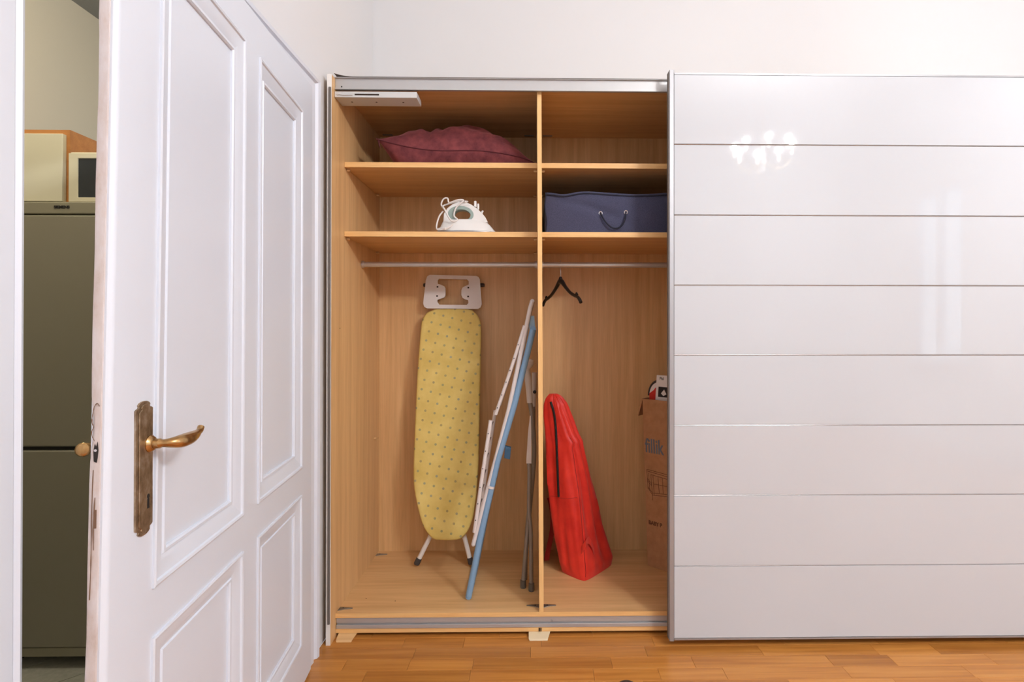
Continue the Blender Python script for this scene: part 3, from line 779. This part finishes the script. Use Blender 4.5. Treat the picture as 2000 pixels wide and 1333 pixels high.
# ------------------------------------------------------------------ black hanger on the rod
hg = thing('coat_hanger', 'black plastic clothes hanger on the right hand rod', 'hanger', (.950, .389, 1.385))
HA = math.radians(66)
def hp(s, z, t=0): return Vector((.951 + math.cos(HA) * s - math.sin(HA) * t, .389 - math.sin(HA) * s - math.cos(HA) * t, z))
arm = [(0, 1.482), (.018, 1.476), (.05, 1.452), (.095, 1.424), (.135, 1.409), (.165, 1.401), (.185, 1.388), (.197, 1.374)]
left = [hp(-s, z) for s, z in reversed(arm)]; right = [hp(s, z) for s, z in arm[1:]]
path = spline(left + right, 5)
n_ = len(path)
rr = [.0075 + .0055 * math.exp(-((i - n_ / 2) / (n_ * .10)) ** 2) for i in range(n_)]
ar = MB().tube(path, rr, 10).build('arms', 'black_plastic', hg, smooth=True)
MB().lathe([(.011, -.012), (.012, 0), (.008, .012), (.005, .018)], hp(0, 1.486), (0, 0, 1), 12).build('collar', 'black_plastic', hg, smooth=True)
for s in (-1, 1): MB().tube([hp(s * .150, 1.4145), hp(s * .156, 1.4175), hp(s * .166, 1.410)], [.003, .005, .004], 8).build('strap_notch', 'black_plastic', ar, smooth=True)
hk = [Vector((.951, .389, 1.50)), Vector((.951, .389, 1.525))] + [Vector((.9465 + .006 * math.cos(HA) - math.cos(t) * .0 , .389 + .0165 * math.cos(t), 1.5595 + .0195 * math.sin(t))) for t in [(-80 + 25 * i) * PI / 180 for i in range(11)]]
MB().tube(spline(hk, 3), .0016, 8).build('hook', 'hook_wire', hg, smooth=True)

# ------------------------------------------------------------------ ironing board
KB = .18 / 1.29; LB = math.hypot(1, KB)
def bpnt(u, v, t=0.):        # point on the leaning board: u across, v along, t in front
    return Vector((u, .46 + KB * v / LB - t / LB, .24 + v / LB + t * KB / LB))
ib = thing('ironing_board', 'folded ironing board with yellow polka dot cover leaning inside', 'ironing board', (.395, .49, .097))
cov = [(.327, 1.129), (.283, 1.113), (.26, 1.081), (.251, 1.034), (.24, .8), (.236, .547), (.236, .301), (.249, .204), (.274, .108), (.3, .048), (.339, .005), (.388, -.002), (.437, -.002), (.481, .009), (.515, .059), (.534, .13), (.547, .251), (.552, .373), (.554, .622), (.555, .877), (.555, 1.034), (.544, 1.081), (.523, 1.111), (.483, 1.129)]
sm = [(p.x, p.y) for p in spline([(a, b, 0) for a, b in cov + cov[:1]], 4)[:-1]]
cx_ = sum(p[0] for p in sm) / len(sm); cy_ = sum(p[1] for p in sm) / len(sm)
mb = MB(); rings = []
for t, k in ((-.030, .0), (-.031, .006), (-.026, .0), (-.010, -.001), (-.003, .002), (0, .007), (.001, .02)):
    rings.append([bpnt(u - (u - cx_) * k / .16, v - (v - cy_) * k / .56, t) for u, v in sm])
mb.loft(rings)
o = mb.build('padded_cover', 'polka_cover', ib, smooth=True, angle=50)
rest = [(.289, 1.309), (.528, 1.303), (.539, 1.298), (.546, 1.287), (.558, 1.155), (.553, 1.139), (.539, 1.13), (.279, 1.133), (.265, 1.141), (.259, 1.157), (.269, 1.279), (.276, 1.301)]
hol = [(.337, 1.288), (.48, 1.285), (.49, 1.275), (.49, 1.257), (.471, 1.249), (.458, 1.241), (.453, 1.228), (.453, 1.203), (.459, 1.188), (.472, 1.18), (.488, 1.177), (.49, 1.161), (.482, 1.151), (.341, 1.152), (.331, 1.167), (.331, 1.178), (.346, 1.183), (.365, 1.19), (.371, 1.199), (.371, 1.238), (.364, 1.249), (.344, 1.257), (.33, 1.262), (.33, 1.28)]
rs = MB().prism(rest, hol, lambda u, v, t: bpnt(u, v, t), -.012, -.002).build('iron_rest', 'board_white', ib)
for u, v in ((.33, 1.245), (.329, 1.197), (.488, 1.241), (.488, 1.195)):
    MB().prism([(u - .0042, v - .0038), (u + .0042, v - .0038), (u + .0042, v + .0038), (u - .0042, v + .0038)], None, bpnt, -.004, -.0012).build('rivet_hole', 'hole_dark', rs)
for x in (.345, .475): MB().prism([(x - .014, 1.10), (x + .014, 1.10), (x + .014, 1.15), (x - .014, 1.15)], None, bpnt, -.022, -.0125).build('rest_bracket', 'board_white', ib)
for u in (.266, .556): MB().lathe([(0, -.014), (.008, -.013), (.010, -.006), (.010, .006), (.008, .013), (0, .014)], bpnt(u, 1.259, -.024), (1, 0, 0), 12).build('knob', 'rubber_dark', ib, smooth=True)
for (u0, u1) in ((.345, .255), (.470, .521)):
    a = bpnt(u0, .06, -.045); b = Vector((u1, .488, .112)); d_ = (b - a).normalized()
    lg = MB().tube([bpnt(.395, .9, -.045), a + (bpnt(.395, .9, -.045) - a) * .02, a, b - d_ * .012], .0112, 12).build('leg', 'leg_white', ib, smooth=True)
    MB().tube([b - d_ * .030, b - d_ * .004, b + Vector((0, 0, -.002))], [.0135, .0145, .0125], 12).build('rubber_foot', 'rubber_dark', lg, smooth=True)
MB().tube([bpnt(.36, .02, -.045), bpnt(.46, .02, -.045)], .003, 8).build('leg_brace', 'leg_white', ib, smooth=True)

# ------------------------------------------------------------------ folded clothes drying rack
dk = thing('drying_rack', 'folded blue and white clothes drying rack leaning on the divider', 'drying rack', (.66, .38, .097))
RY0, RY1 = .165, .455
def bars(name, pts, r, m, flat=1.0, cross=True):
    P0 = [Vector((x, RY0, z)) for x, z in pts]; P1 = [Vector((x, RY1, z)) for x, z in pts]
    o = None
    for P in (P0, P1):
        o_ = MB().tube(P, r, 10, flat).build(name, m, dk, smooth=True)
        o = o or o_
    return o
bars('leg', [(.5465, .113), (.601, .388), (.670, .694), (.742, .935), (.800, 1.165), (.821, 1.255)], .0135, 'rack_blue')
for x, z in ((.5465, .1115), (.821, 1.257)): MB().tube([(x, RY0 - .004, z), (x, RY1 + .004, z)], .0135, 10).build('leg_crossbar', 'rack_blue', dk, smooth=True)
MB().tube([(.640, RY0, .575), (.6425, RY0, .585)], .0165, 12).build('joint_sleeve', 'rack_white', dk, smooth=True)
bars('frame_bar', [(.566, .333), (.612, .508), (.718, .913), (.792, 1.264), (.808, 1.345), (.818, 1.378)], .0095, 'rack_white')
for x, z in ((.566, .333), (.818, 1.378)): MB().tube([(x, RY0, z), (x, RY1, z)], .009, 10).build('frame_crossbar', 'rack_white', dk, smooth=True)
bars('wing_bar', [(.785, 1.272), (.742, 1.132), (.695, .990), (.661, .890)], .0075, 'rack_white')
bars('wing_bar', [(.640, .865), (.628, .782), (.601, .607), (.571, .385)], .0085, 'rack_white')
wire0 = None
def lerp(pts, z):
    for (xa, za), (xb, zb) in zip(pts, pts[1:]):
        if min(za, zb) <= z <= max(za, zb): return xa + (xb - xa) * (z - za) / (zb - za)
    return pts[0][0]
for pts, zs in (([(.785, 1.272), (.742, 1.132), (.695, .990), (.661, .890)], (1.19, 1.132, 1.08, 1.03, .975, .92)), ([(.640, .865), (.628, .782), (.601, .607), (.571, .385)], (.81, .735, .66, .58, .51, .44))):
    for z in zs:
        x = lerp(pts, z) - .002
        if wire0 is None: wire0 = MB().tube([(x, RY0 - .0105, z), (x, RY1 + .0105, z)], .0026, 8).build('drying_line', 'wire_grey', dk, smooth=True)
        else: share(wire0, 'drying_line', (x, (RY0 + RY1) / 2, z), dk)
MB().prism([(.700, .752), (.727, .745), (.722, .694), (.697, .700)], None, lambda u, v, t: (u, t, v), .175, .20).build('locking_clip', 'rack_blue_dark', dk, bevel=.002)
MB().prism([(.800, 1.315), (.826, 1.315), (.833, 1.245), (.812, 1.19)], None, lambda u, v, t: (u, t, v), .175, .21).build('hinge_plate', 'rack_blue_light', dk, bevel=.002)

# ------------------------------------------------------------------ folded tube stand
fs_ = thing('folding_stand', 'folded grey tube stand with white sleeves beside the divider', 'stand', (.80, .27, .097))
MB().tube(spline([(.808, .28, .925), (.816, .28, .872), (.824, .28, .78), (.825, .28, .655), (.803, .275, .411), (.779, .27, .125), (.778, .27, .112)], 6), .0105, 10).build('leg', 'stand_grey', fs_, smooth=True)
MB().tube([(.794, .28, 1.078), (.802, .28, 1.0), (.808, .28, .925)], [.0145, .0145, .0140], 12).build('sleeve', 'stand_white', fs_, smooth=True)
MB().loft([[(.803 + rx * math.cos(a), .28 + rx * .7 * math.sin(a), z + .004 * math.cos(a)) for a in [2 * PI * i / 16 for i in range(16)]] for rx, z in ((.010, 1.078), (.018, 1.088), (.0235, 1.100), (.0215, 1.111), (.012, 1.117), (.002, 1.118))]).build('end_cap', 'stand_white', fs_, smooth=True)
MB().tube([(.827, .34, 1.056), (.826, .34, .95), (.824, .335, .88)], [.0115, .0115, .008], 12).build('sleeve', 'stand_white', fs_, smooth=True)
MB().lathe([(0, -.004), (.008, -.003), (.008, .003), (0, .004)], (.829, .328, .968), (0, 1, 0), 12).build('knob', 'black_plastic', fs_, smooth=True)
MB().loft([[(x - w, .236, z), (x + w, .236, z), (x + w, .246, z), (x - w, .246, z)] for x, w, z in ((.810, .002, .872), (.807, .007, .80), (.804, .0105, .70), (.803, .0115, .662))]).build('strap', 'stand_white', fs_)
MB().tube(spline([(.804, .245, .668), (.806, .246, .60), (.804, .25, .448), (.812, .245, .36), (.815, .24, .125), (.815, .24, .112)], 6), .0092, 10).build('leg', 'stand_grey', fs_, smooth=True)
MB().tube(spline([(.824, .335, .90), (.822, .33, .6), (.795, .33, .35), (.787, .33, .1062)], 6), .0085, 10).build('leg', 'stand_grey', fs_, smooth=True)
for x, y in ((.778, .27), (.815, .24)): MB().lathe([(.0125, 0), (.0135, .006), (.0125, .034), (.0095, .036)], (x, y, .0972), (0, 0, 1), 14).build('foot', 'stand_foot', fs_, smooth=True)
MB().lathe([(0, -.004), (.005, -.003), (.005, .001)], (.802, .262, .428), (0, 1, 0), 10).build('rivet', 'aluminium', fs_, smooth=True)

# ------------------------------------------------------------------ red carry bag
rb = thing('carry_bag', 'tall red nylon carry bag with black zip leaning on the divider', 'bag', (1.05, .46, .097))
lev = [(.0972, (.950, .440), (1.060, .322), (1.218, .510), (1.10, .62)), (.135, (.942, .435), (1.064, .318), (1.222, .508), (1.10, .62)), (.30, (.915, .42), (1.052, .332), (1.165, .50), (1.04, .60)), (.53, (.874, .41), (1.032, .346), (1.104, .47), (.96, .57)),
       (.70, (.870, .40), (1.008, .352), (1.066, .44), (.93, .55)), (.725, (.870, .40), (1.012, .352), (1.062, .44), (.93, .55)), (.76, (.870, .41), (.990, .360), (1.045, .44), (.92, .54)), (.84, (.870, .42), (.965, .37), (1.012, .44), (.905, .52)), (.90, (.876, .425), (.945, .378), (.985, .435), (.90, .50)), (.935, (.892, .425), (.93, .395), (.958, .425), (.91, .47)), (.947, (.91, .43), (.925, .415), (.935, .43), (.918, .445))]
def lev_at(z):
    for a, b in zip(lev, lev[1:]):
        if a[0] <= z <= b[0]:
            q = (z - a[0]) / (b[0] - a[0]); return [Vector(a[i]).lerp(Vector(b[i]), q) for i in range(1, 5)]
mb = MB(); rings = []; NZ = 100; NP = 64
for i in range(NZ + 1):
    z = .0972 + (.947 - .0972) * i / NZ
    A, B, Cc, Dd = lev_at(z); cen = (A + B + Cc + Dd) / 4; ring = []
    cs = [A, B, Cc, Dd]
    for k in range(NP):
        s = k / NP * 4; e_ = int(s); q = s - e_
        p = cs[e_].lerp(cs[(e_ + 1) % 4], q)
        rnd = 1 - .07 * abs(2 * q - 1) ** 6 + .04 * (1 - abs(2 * q - 1) ** 2)
        p = cen + (p - cen) * rnd
        ang = k / NP * 2 * PI
        w_ = noise.noise((math.cos(ang) * 2.2, math.sin(ang) * 2.2, z * 2.6)) * .016 + noise.noise((math.cos(ang) * 4, math.sin(ang) * 4, z * 3.5)) * .010 + .004 * noise.noise((math.cos(ang) * 7, math.sin(ang) * 7, z * 5))
        w_ *= min(1, (z - .095) / .05)
        p = p + (p - cen).normalized() * w_
        zz_ = z + (.012 * noise.noise((p.x * 9, p.y * 9, 2)) if .0 < i < NZ else 0) * min(1, (z - .097) / .1)
        ring.append((max(p.x, xd(z, 1) + .002), p.y, zz_))
    rings.append(ring)
mb.loft(rings)
red_bvh = mb.bvh()
mb.build('bag_body', 'red_nylon', rb, smooth=True, angle=70)
MB().tube([Vector(r[NP // 4]) for r in rings[2:78]], .0016, 6).build('seam', 'red_dark', rb, smooth=True)
MB().tube([Vector(rings[44][k]) * 1.0 for k in range(2, NP // 4)], .0010, 6).build('seam', 'red_dark', rb, smooth=True)
def on_bag(x, z, off=.002):
    h = red_bvh.ray_cast(Vector((x, -.3, z)), Vector((0, 1, 0)))[0]
    return Vector((x, (h.y if h else .4) - off, z))
zp = [on_bag(x, z) for x, z in [(p.x, p.z) for p in spline([(.905, 0, .912), (.918, 0, .87), (.926, 0, .82), (.930, 0, .764), (.935, 0, .645), (.942, 0, .47)], 6)]]
MB().tube(zp, .0055, 8, 1.0).build('zip', 'black', rb, smooth=True)
mb = MB(); rings = []
for i in range(12):
    q = i / 11; x = 1.045 + .065 * q; z = .235 + .06 * math.sin(q * PI) - .03 * q; b_ = on_bag(x, z, .003 + .022 * math.sin(q * PI))
    rings.append([b_ + Vector((0, 0, -.016)), b_ + Vector((0, -.001, .016)), b_ + Vector((0, .003, .016)), b_ + Vector((0, .003, -.016))])
mb.loft(rings); mb.build('carry_loop', 'red_nylon', rb, smooth=True)
mb = MB(); rings = []
for i in range(14):
    q = i / 13; x = .901 + .018 * math.sin(q * 4); z = .42 - .31 * q; yv = .52 + .03 * math.sin(q * 3)
    rings.append([(x - .010, yv, z), (x + .014, yv - .012, z + .006), (x + .014, yv - .006, z + .006), (x - .010, yv + .006, z)])
mb.loft(rings); tag(mb.build('drawstring_flap', 'red_dark', rb, smooth=True), 'dark red hanging flap')

# ------------------------------------------------------------------ cardboard carton
cb_ = thing('carton', 'brown cardboard carton with blue print half behind the sliding door', 'carton', (1.53, .49, .097))
U = Vector((.722, -.692, 0)); V = Vector((.692, .722, 0)); O = Vector((1.385, .493, .0972))
CWd, CDp, CHt = .215, .185, .815
def bx(u, v, z): return O + U * u + V * v + Vector((0, 0, z)) + Vector((-.022, .020, 0)) * (z / CHt)
mb = MB(); t_ = .004
def slab(mb, u0, u1, v0, v1, z0, z1): return mb.loft([[bx(u0, v0, z), bx(u1, v0, z), bx(u1, v1, z), bx(u0, v1, z)] for z in (z0, z1)])
for nm, r in (('front_wall', (0, CWd, 0, t_)), ('rear_wall', (0, CWd, CDp - t_, CDp)), ('side_wall', (0, t_, t_, CDp - t_)), ('side_wall', (CWd - t_, CWd, t_, CDp - t_))):
    slab(MB(), *r, 0, CHt).build(nm, 'cardboard', cb_)
slab(MB(), t_, CWd - t_, t_, CDp - t_, 0, t_).build('bottom', 'cardboard', cb_)
mb = MB(); mb.loft([[bx(-.001, .004, CHt), bx(-.001, CDp - .02, CHt), bx(-.006, CDp - .02, CHt), bx(-.006, .004, CHt)], [bx(-.030, .006, CHt - .088), bx(-.030, CDp - .022, CHt - .088), bx(-.034, CDp - .022, CHt - .088), bx(-.034, .006, CHt - .088)]])
mb.build('flap', 'cardboard', cb_)
mb = MB(); slab(mb, .004, .03, -.0006, 0, .0, .09); mb.build('tape', 'cardboard', cb_)
xdir = U; up = (bx(0, 0, 1) - bx(0, 0, 0)).normalized()
text('fillik', .098, bx(.007, -.0006, .555), xdir, up, 'print_blue', 'lettering', cb_, sx=.64, bold=.0012)
text('BABY P', .026, bx(.013, -.0006, .205), xdir, up, 'print_brown', 'lettering', cb_, sx=.90, bold=.0008)
mb = MB()
def ln(a, b, r=.0011):
    mb.tube([bx(a[0], -.0004, a[1]), bx(b[0], -.0004, b[1])], r, 4)
for a, b in (((.012, .470), (.150, .462)), ((.013, .462), (.150, .452)), ((.012, .470), (.016, .375)), ((.022, .455), (.026, .370)), ((.034, .448), (.150, .440)), ((.034, .448), (.040, .345)), ((.046, .445), (.050, .350)),
             ((.040, .360), (.150, .372)), ((.040, .350), (.150, .362)), ((.016, .385), (.040, .360)), ((.018, .378), (.040, .350)), ((.05, .405), (.150, .408)), ((.014, .425), (.036, .405)), ((.014, .415), (.037, .395)), ((.038, .345), (.0385, .325)), ((.074, .443), (.078, .366)), ((.098, .442), (.100, .368))):
    ln(a, b)
mb.build('cot_drawing', 'print_brown', cb_)
# things standing in the carton
bk = thing('booklet', 'white booklet with black picture sticking out of the carton', 'booklet', tuple(bx(.10, .06, CHt - .12)))
def bq(u, z, t): return bx(u + .10 * (z - CHt), .035 + t, z)
MB().loft([[bq(.052, z, 0), bq(.150, z, 0), bq(.150, z, .006), bq(.052, z, .006)] for z in (CHt - .12, CHt + .118)]).build('cover', 'paper_white', bk)
text('Phil', .020, bq(.070, CHt + .096, -.0007), xdir, up, 'print_black', 'lettering', bk, sx=.8)
MB().loft([[bq(.066, z, -.0008), bq(.140, z, -.0008), bq(.140, z, 0), bq(.066, z, 0)] for z in (CHt + .012, CHt + .062)]).build('picture', 'print_black', bk)
mb = MB(); mb.prism([(.082, CHt + .03), (.098, CHt + .05), (.112, CHt + .028), (.096, CHt + .018)], None, lambda u, z, t: bq(u, z, t), -.0016, -.0009); mb.build('picture_motif', 'paper_white', bk)
tb = thing('toy_bundle', 'red and white round toy poking out of the carton', 'toy', tuple(bx(.05, .09, CHt - .08)))
c0 = bx(.058, .055, CHt + .012)
MB().tube([c0 + U * .055 * math.cos(a) + Vector((0, 0, 1)) * .075 * math.sin(a) for a in [PI * i / 20 for i in range(21)]], .0055, 8).build('rim', 'rubber_dark', tb, smooth=True)
MB().prism([(.050 * math.cos(a), .068 * math.sin(a)) for a in [PI * i / 20 for i in range(21)]] + [(-.05, -.06), (.05, -.06)], None, lambda u, v, t: c0 + U * u + V * t + Vector((0, 0, v)), -.004, .004).build('disc', 'paper_white', tb)
MB().prism([(-.045, -.05), (-.045, .012), (-.02, .03), (-.008, .045), (0, .022), (.02, .016), (.03, -.05)], None, lambda u, v, t: c0 + U * u + V * t + Vector((0, 0, v)), -.012, -.005).build('cloth', 'toy_red', tb)

# ------------------------------------------------------------------ door stop on the parquet
ds = thing('door_stop', 'small dark brown round door stop on the parquet', 'door stop', (1.148, -.305, 0))
mat('stop_rubber', srgb(74, 58, 52), .55)
MB().lathe([(.034, 0), (.036, .004), (.035, .022), (.031, .029), (.022, .0325), (0, .0335)], (1.148, -.305, .0002), (0, 0, 1), 28).build('rubber_body', 'stop_rubber', ds, smooth=True)
MB().lathe([(.005, 0), (.005, .0012), (0, .0014)], (1.148, -.305, .0335), (0, 0, 1), 12).build('screw', 'connector_metal', ds, smooth=True)

# ------------------------------------------------------------------ kitchen: fridge, wall cabinet, microwave
fg = thing('refrigerator', 'grey steel fridge freezer in the kitchen behind the door', 'refrigerator', (-.91, .16, 0))
FX0, FX1, FY = -1.19, -.632, -.14
box('cabinet_body', 'fridge_steel', FX0, FX1, FY + .055, FY + .60, .03, 1.725, fg, .004)
box('fridge_door', 'fridge_steel', FX0, FX1, FY, FY + .05, .8215, 1.680, fg, .006)
box('freezer_door', 'fridge_steel', FX0, FX1, FY, FY + .05, .080, .8085, fg, .006)
tp = box('top_fascia', 'fridge_trim', FX0, FX1, FY - .001, FY + .05, 1.683, 1.728, fg, .004)
box('door_gap', 'black', FX0 + .004, FX1 - .004, FY + .012, FY + .052, .8086, .8214, fg)
box('kick_plate', 'fridge_trim', FX0, FX1, FY + .003, FY + .04, .046, .0785, fg, .002)
for x in (FX0 + .05, FX1 - .05): MB().lathe([(.018, 0), (.018, .02), (.012, .03)], (x, FY + .08, .0), (0, 0, 1), 12).build('foot', 'black', fg, smooth=True)
text('SIEMENS', .0145, (-.949, FY - .0018, 1.7035), (1, 0, 0), (0, 0, 1), 'print_black', 'lettering', tp, sx=1.05, bold=.0006)
kc = thing('wall_cabinet', 'cream fronted kitchen wall cabinet with wooden edges above the fridge', 'cabinet', (-1.34, .14, 1.729))
box('side_panel', 'kitchen_wood', -.955, -.926, -.10, .42, 1.729, 2.009, kc)
box('top_panel', 'kitchen_wood', -1.745, -.9555, -.10, .42, 1.990, 2.009, kc)
box('bottom_panel', 'kitchen_wood', -1.745, -.9555, -.095, .42, 1.729, 1.745, kc)
box('cabinet_door', 'cabinet_front', -1.745, -.938, -.119, -.1005, 1.735, 1.9885, kc, .0015)
mw = thing('microwave', 'cream microwave oven with dark window on top of the fridge', 'microwave', (-.77, .06, 1.7285))
MX0, MX1, MY0, MY1, MZ0, MZ1 = -.919, -.640, -.120, .20, 1.7285, 1.923
box('housing', 'microwave_white', MX0, MX1, MY0 + .012, MY1, MZ0, MZ1, mw, .004)
df = MB().prism([(MX0 + .004, MZ0 + .004), (MX1 - .004, MZ0 + .004), (MX1 - .004, MZ1 - .008), (MX0 + .004, MZ1 - .008)], [(-.880, 1.750), (-.700, 1.750), (-.700, 1.896), (-.880, 1.896)], lambda u, v, t: (u, t, v), MY0, MY0 + .0115).build('door_frame', 'microwave_white', mw, bevel=.002)
box('window', 'microwave_glass', -.880, -.700, MY0 + .003, MY0 + .0115, 1.750, 1.896, mw)
# the kitchen ceiling lamp
kc2 = thing('ceiling_lamp', 'round flush kitchen ceiling lamp', 'lamp', (-.88, -.50, KH - .10))
mat('lamp_glass', srgb(255, 244, 220), .5, emit=srgb(255, 232, 190), estr=3.)
MB().lathe([(.13, 0), (.13, -.03), (.10, -.06), (.05, -.075), (0, -.08)], (-.88, -.50, KH - .02), (0, 0, 1), 24).build('shade', 'lamp_glass', kc2, smooth=True)
MB().lathe([(.10, 0), (.10, -.02), (.09, -.0205)], (-.88, -.50, KH), (0, 0, 1), 24).build('base', 'casing_paint', kc2, smooth=True)
pl_ = D.lights.new('kitchen_ceiling_lamp_offscreen', 'POINT'); pl_.energy = KITCHEN_CEILING_W; pl_.color = (1.0, .90, .72); pl_.shadow_soft_size = .10
po = D.objects.new('kitchen_ceiling_lamp_offscreen', pl_); C.objects.link(po); po.location = (-.88, -.50, KH - .22)
# ------------------------------------------------------------------ chandelier (seen mirrored in the glass door)
CHX, CHY, CHZ = 2.94, -2.90, 2.80
ch = thing('chandelier', 'crystal chandelier with glowing candle bulbs', 'chandelier', (CHX, CHY, CHZ - .2))
MB().lathe([(.0, 0), (.06, -.005), (.055, -.03), (.012, -.05), (.010, -.06)], (CHX, CHY, ROOM_H), (0, 0, 1), 20).build('ceiling_rose', 'gilt', ch, smooth=True)
MB().tube([(CHX, CHY, ROOM_H - .05), (CHX, CHY, CHZ + .16)], .006, 8).build('chain', 'gilt', ch, smooth=True)
MB().lathe([(.004, .17), (.02, .15), (.012, .10), (.03, .05), (.04, .0), (.022, -.05), (.03, -.09), (.012, -.14), (0, -.16)], (CHX, CHY, CHZ), (0, 0, 1), 18).build('stem', 'crystal', ch, smooth=True)
cr0 = None; bulb0 = None
for k in range(8):
    a = 2 * PI * k / 8 + .2; d_ = Vector((math.cos(a), math.sin(a), 0)); ctr = Vector((CHX, CHY, CHZ))
    am = MB().tube(spline([ctr + d_ * .03 + Vector((0, 0, -.02)), ctr + d_ * .11 + Vector((0, 0, -.075)), ctr + d_ * .20 + Vector((0, 0, -.05)), ctr + d_ * .25 + Vector((0, 0, .02))], 5), .006, 8).build('arm', 'gilt', ch, smooth=True)
    e_ = ctr + d_ * .25 + Vector((0, 0, .02))
    MB().lathe([(.006, 0), (.03, .01), (.034, .016), (.006, .018)], e_, (0, 0, 1), 14).build('drip_tray', 'crystal', am, smooth=True)
    if bulb0 is None: bulb0 = MB().lathe([(.008, .03), (.014, .045), (.015, .06), (.010, .085), (0, .105)], e_, (0, 0, 1), 12).build('bulb', 'bulb_glow', ch, smooth=True); boff = WLOC[bulb0] - e_
    else: share(bulb0, 'bulb', e_ + boff, ch)
    MB().tube([e_, e_ + Vector((0, 0, .034))], .008, 8).build('candle', 'casing_paint', am, smooth=True)
    lp = D.lights.new('chandelier_bulb_%d_offscreen' % k, 'POINT'); lp.energy = LAMP_W; lp.color = (.945, .955, .985); lp.shadow_soft_size = .02
    lo_ = D.objects.new('chandelier_bulb_%d_offscreen' % k, lp); C.objects.link(lo_); lo_.location = e_ + Vector((0, 0, .13))
    for j in range(7):
        q = (e_ + Vector((math.cos(j * 2.1) * .03, math.sin(j * 2.1) * .03, -.03 - .012 * (j % 3)))) if j < 4 else ctr + d_ * (.06 + .045 * (j - 4)) + Vector((0, 0, -.12 - .01 * j))
        if cr0 is None: cr0 = MB().lathe([(0, -.018), (.008, -.004), (.007, .004), (0, .014)], q, (0, 0, 1), 6).build('crystal_drop', 'crystal', ch); coff = WLOC[cr0] - q
        else: share(cr0, 'crystal_drop', q + coff, ch, (0, 0, j * .7))
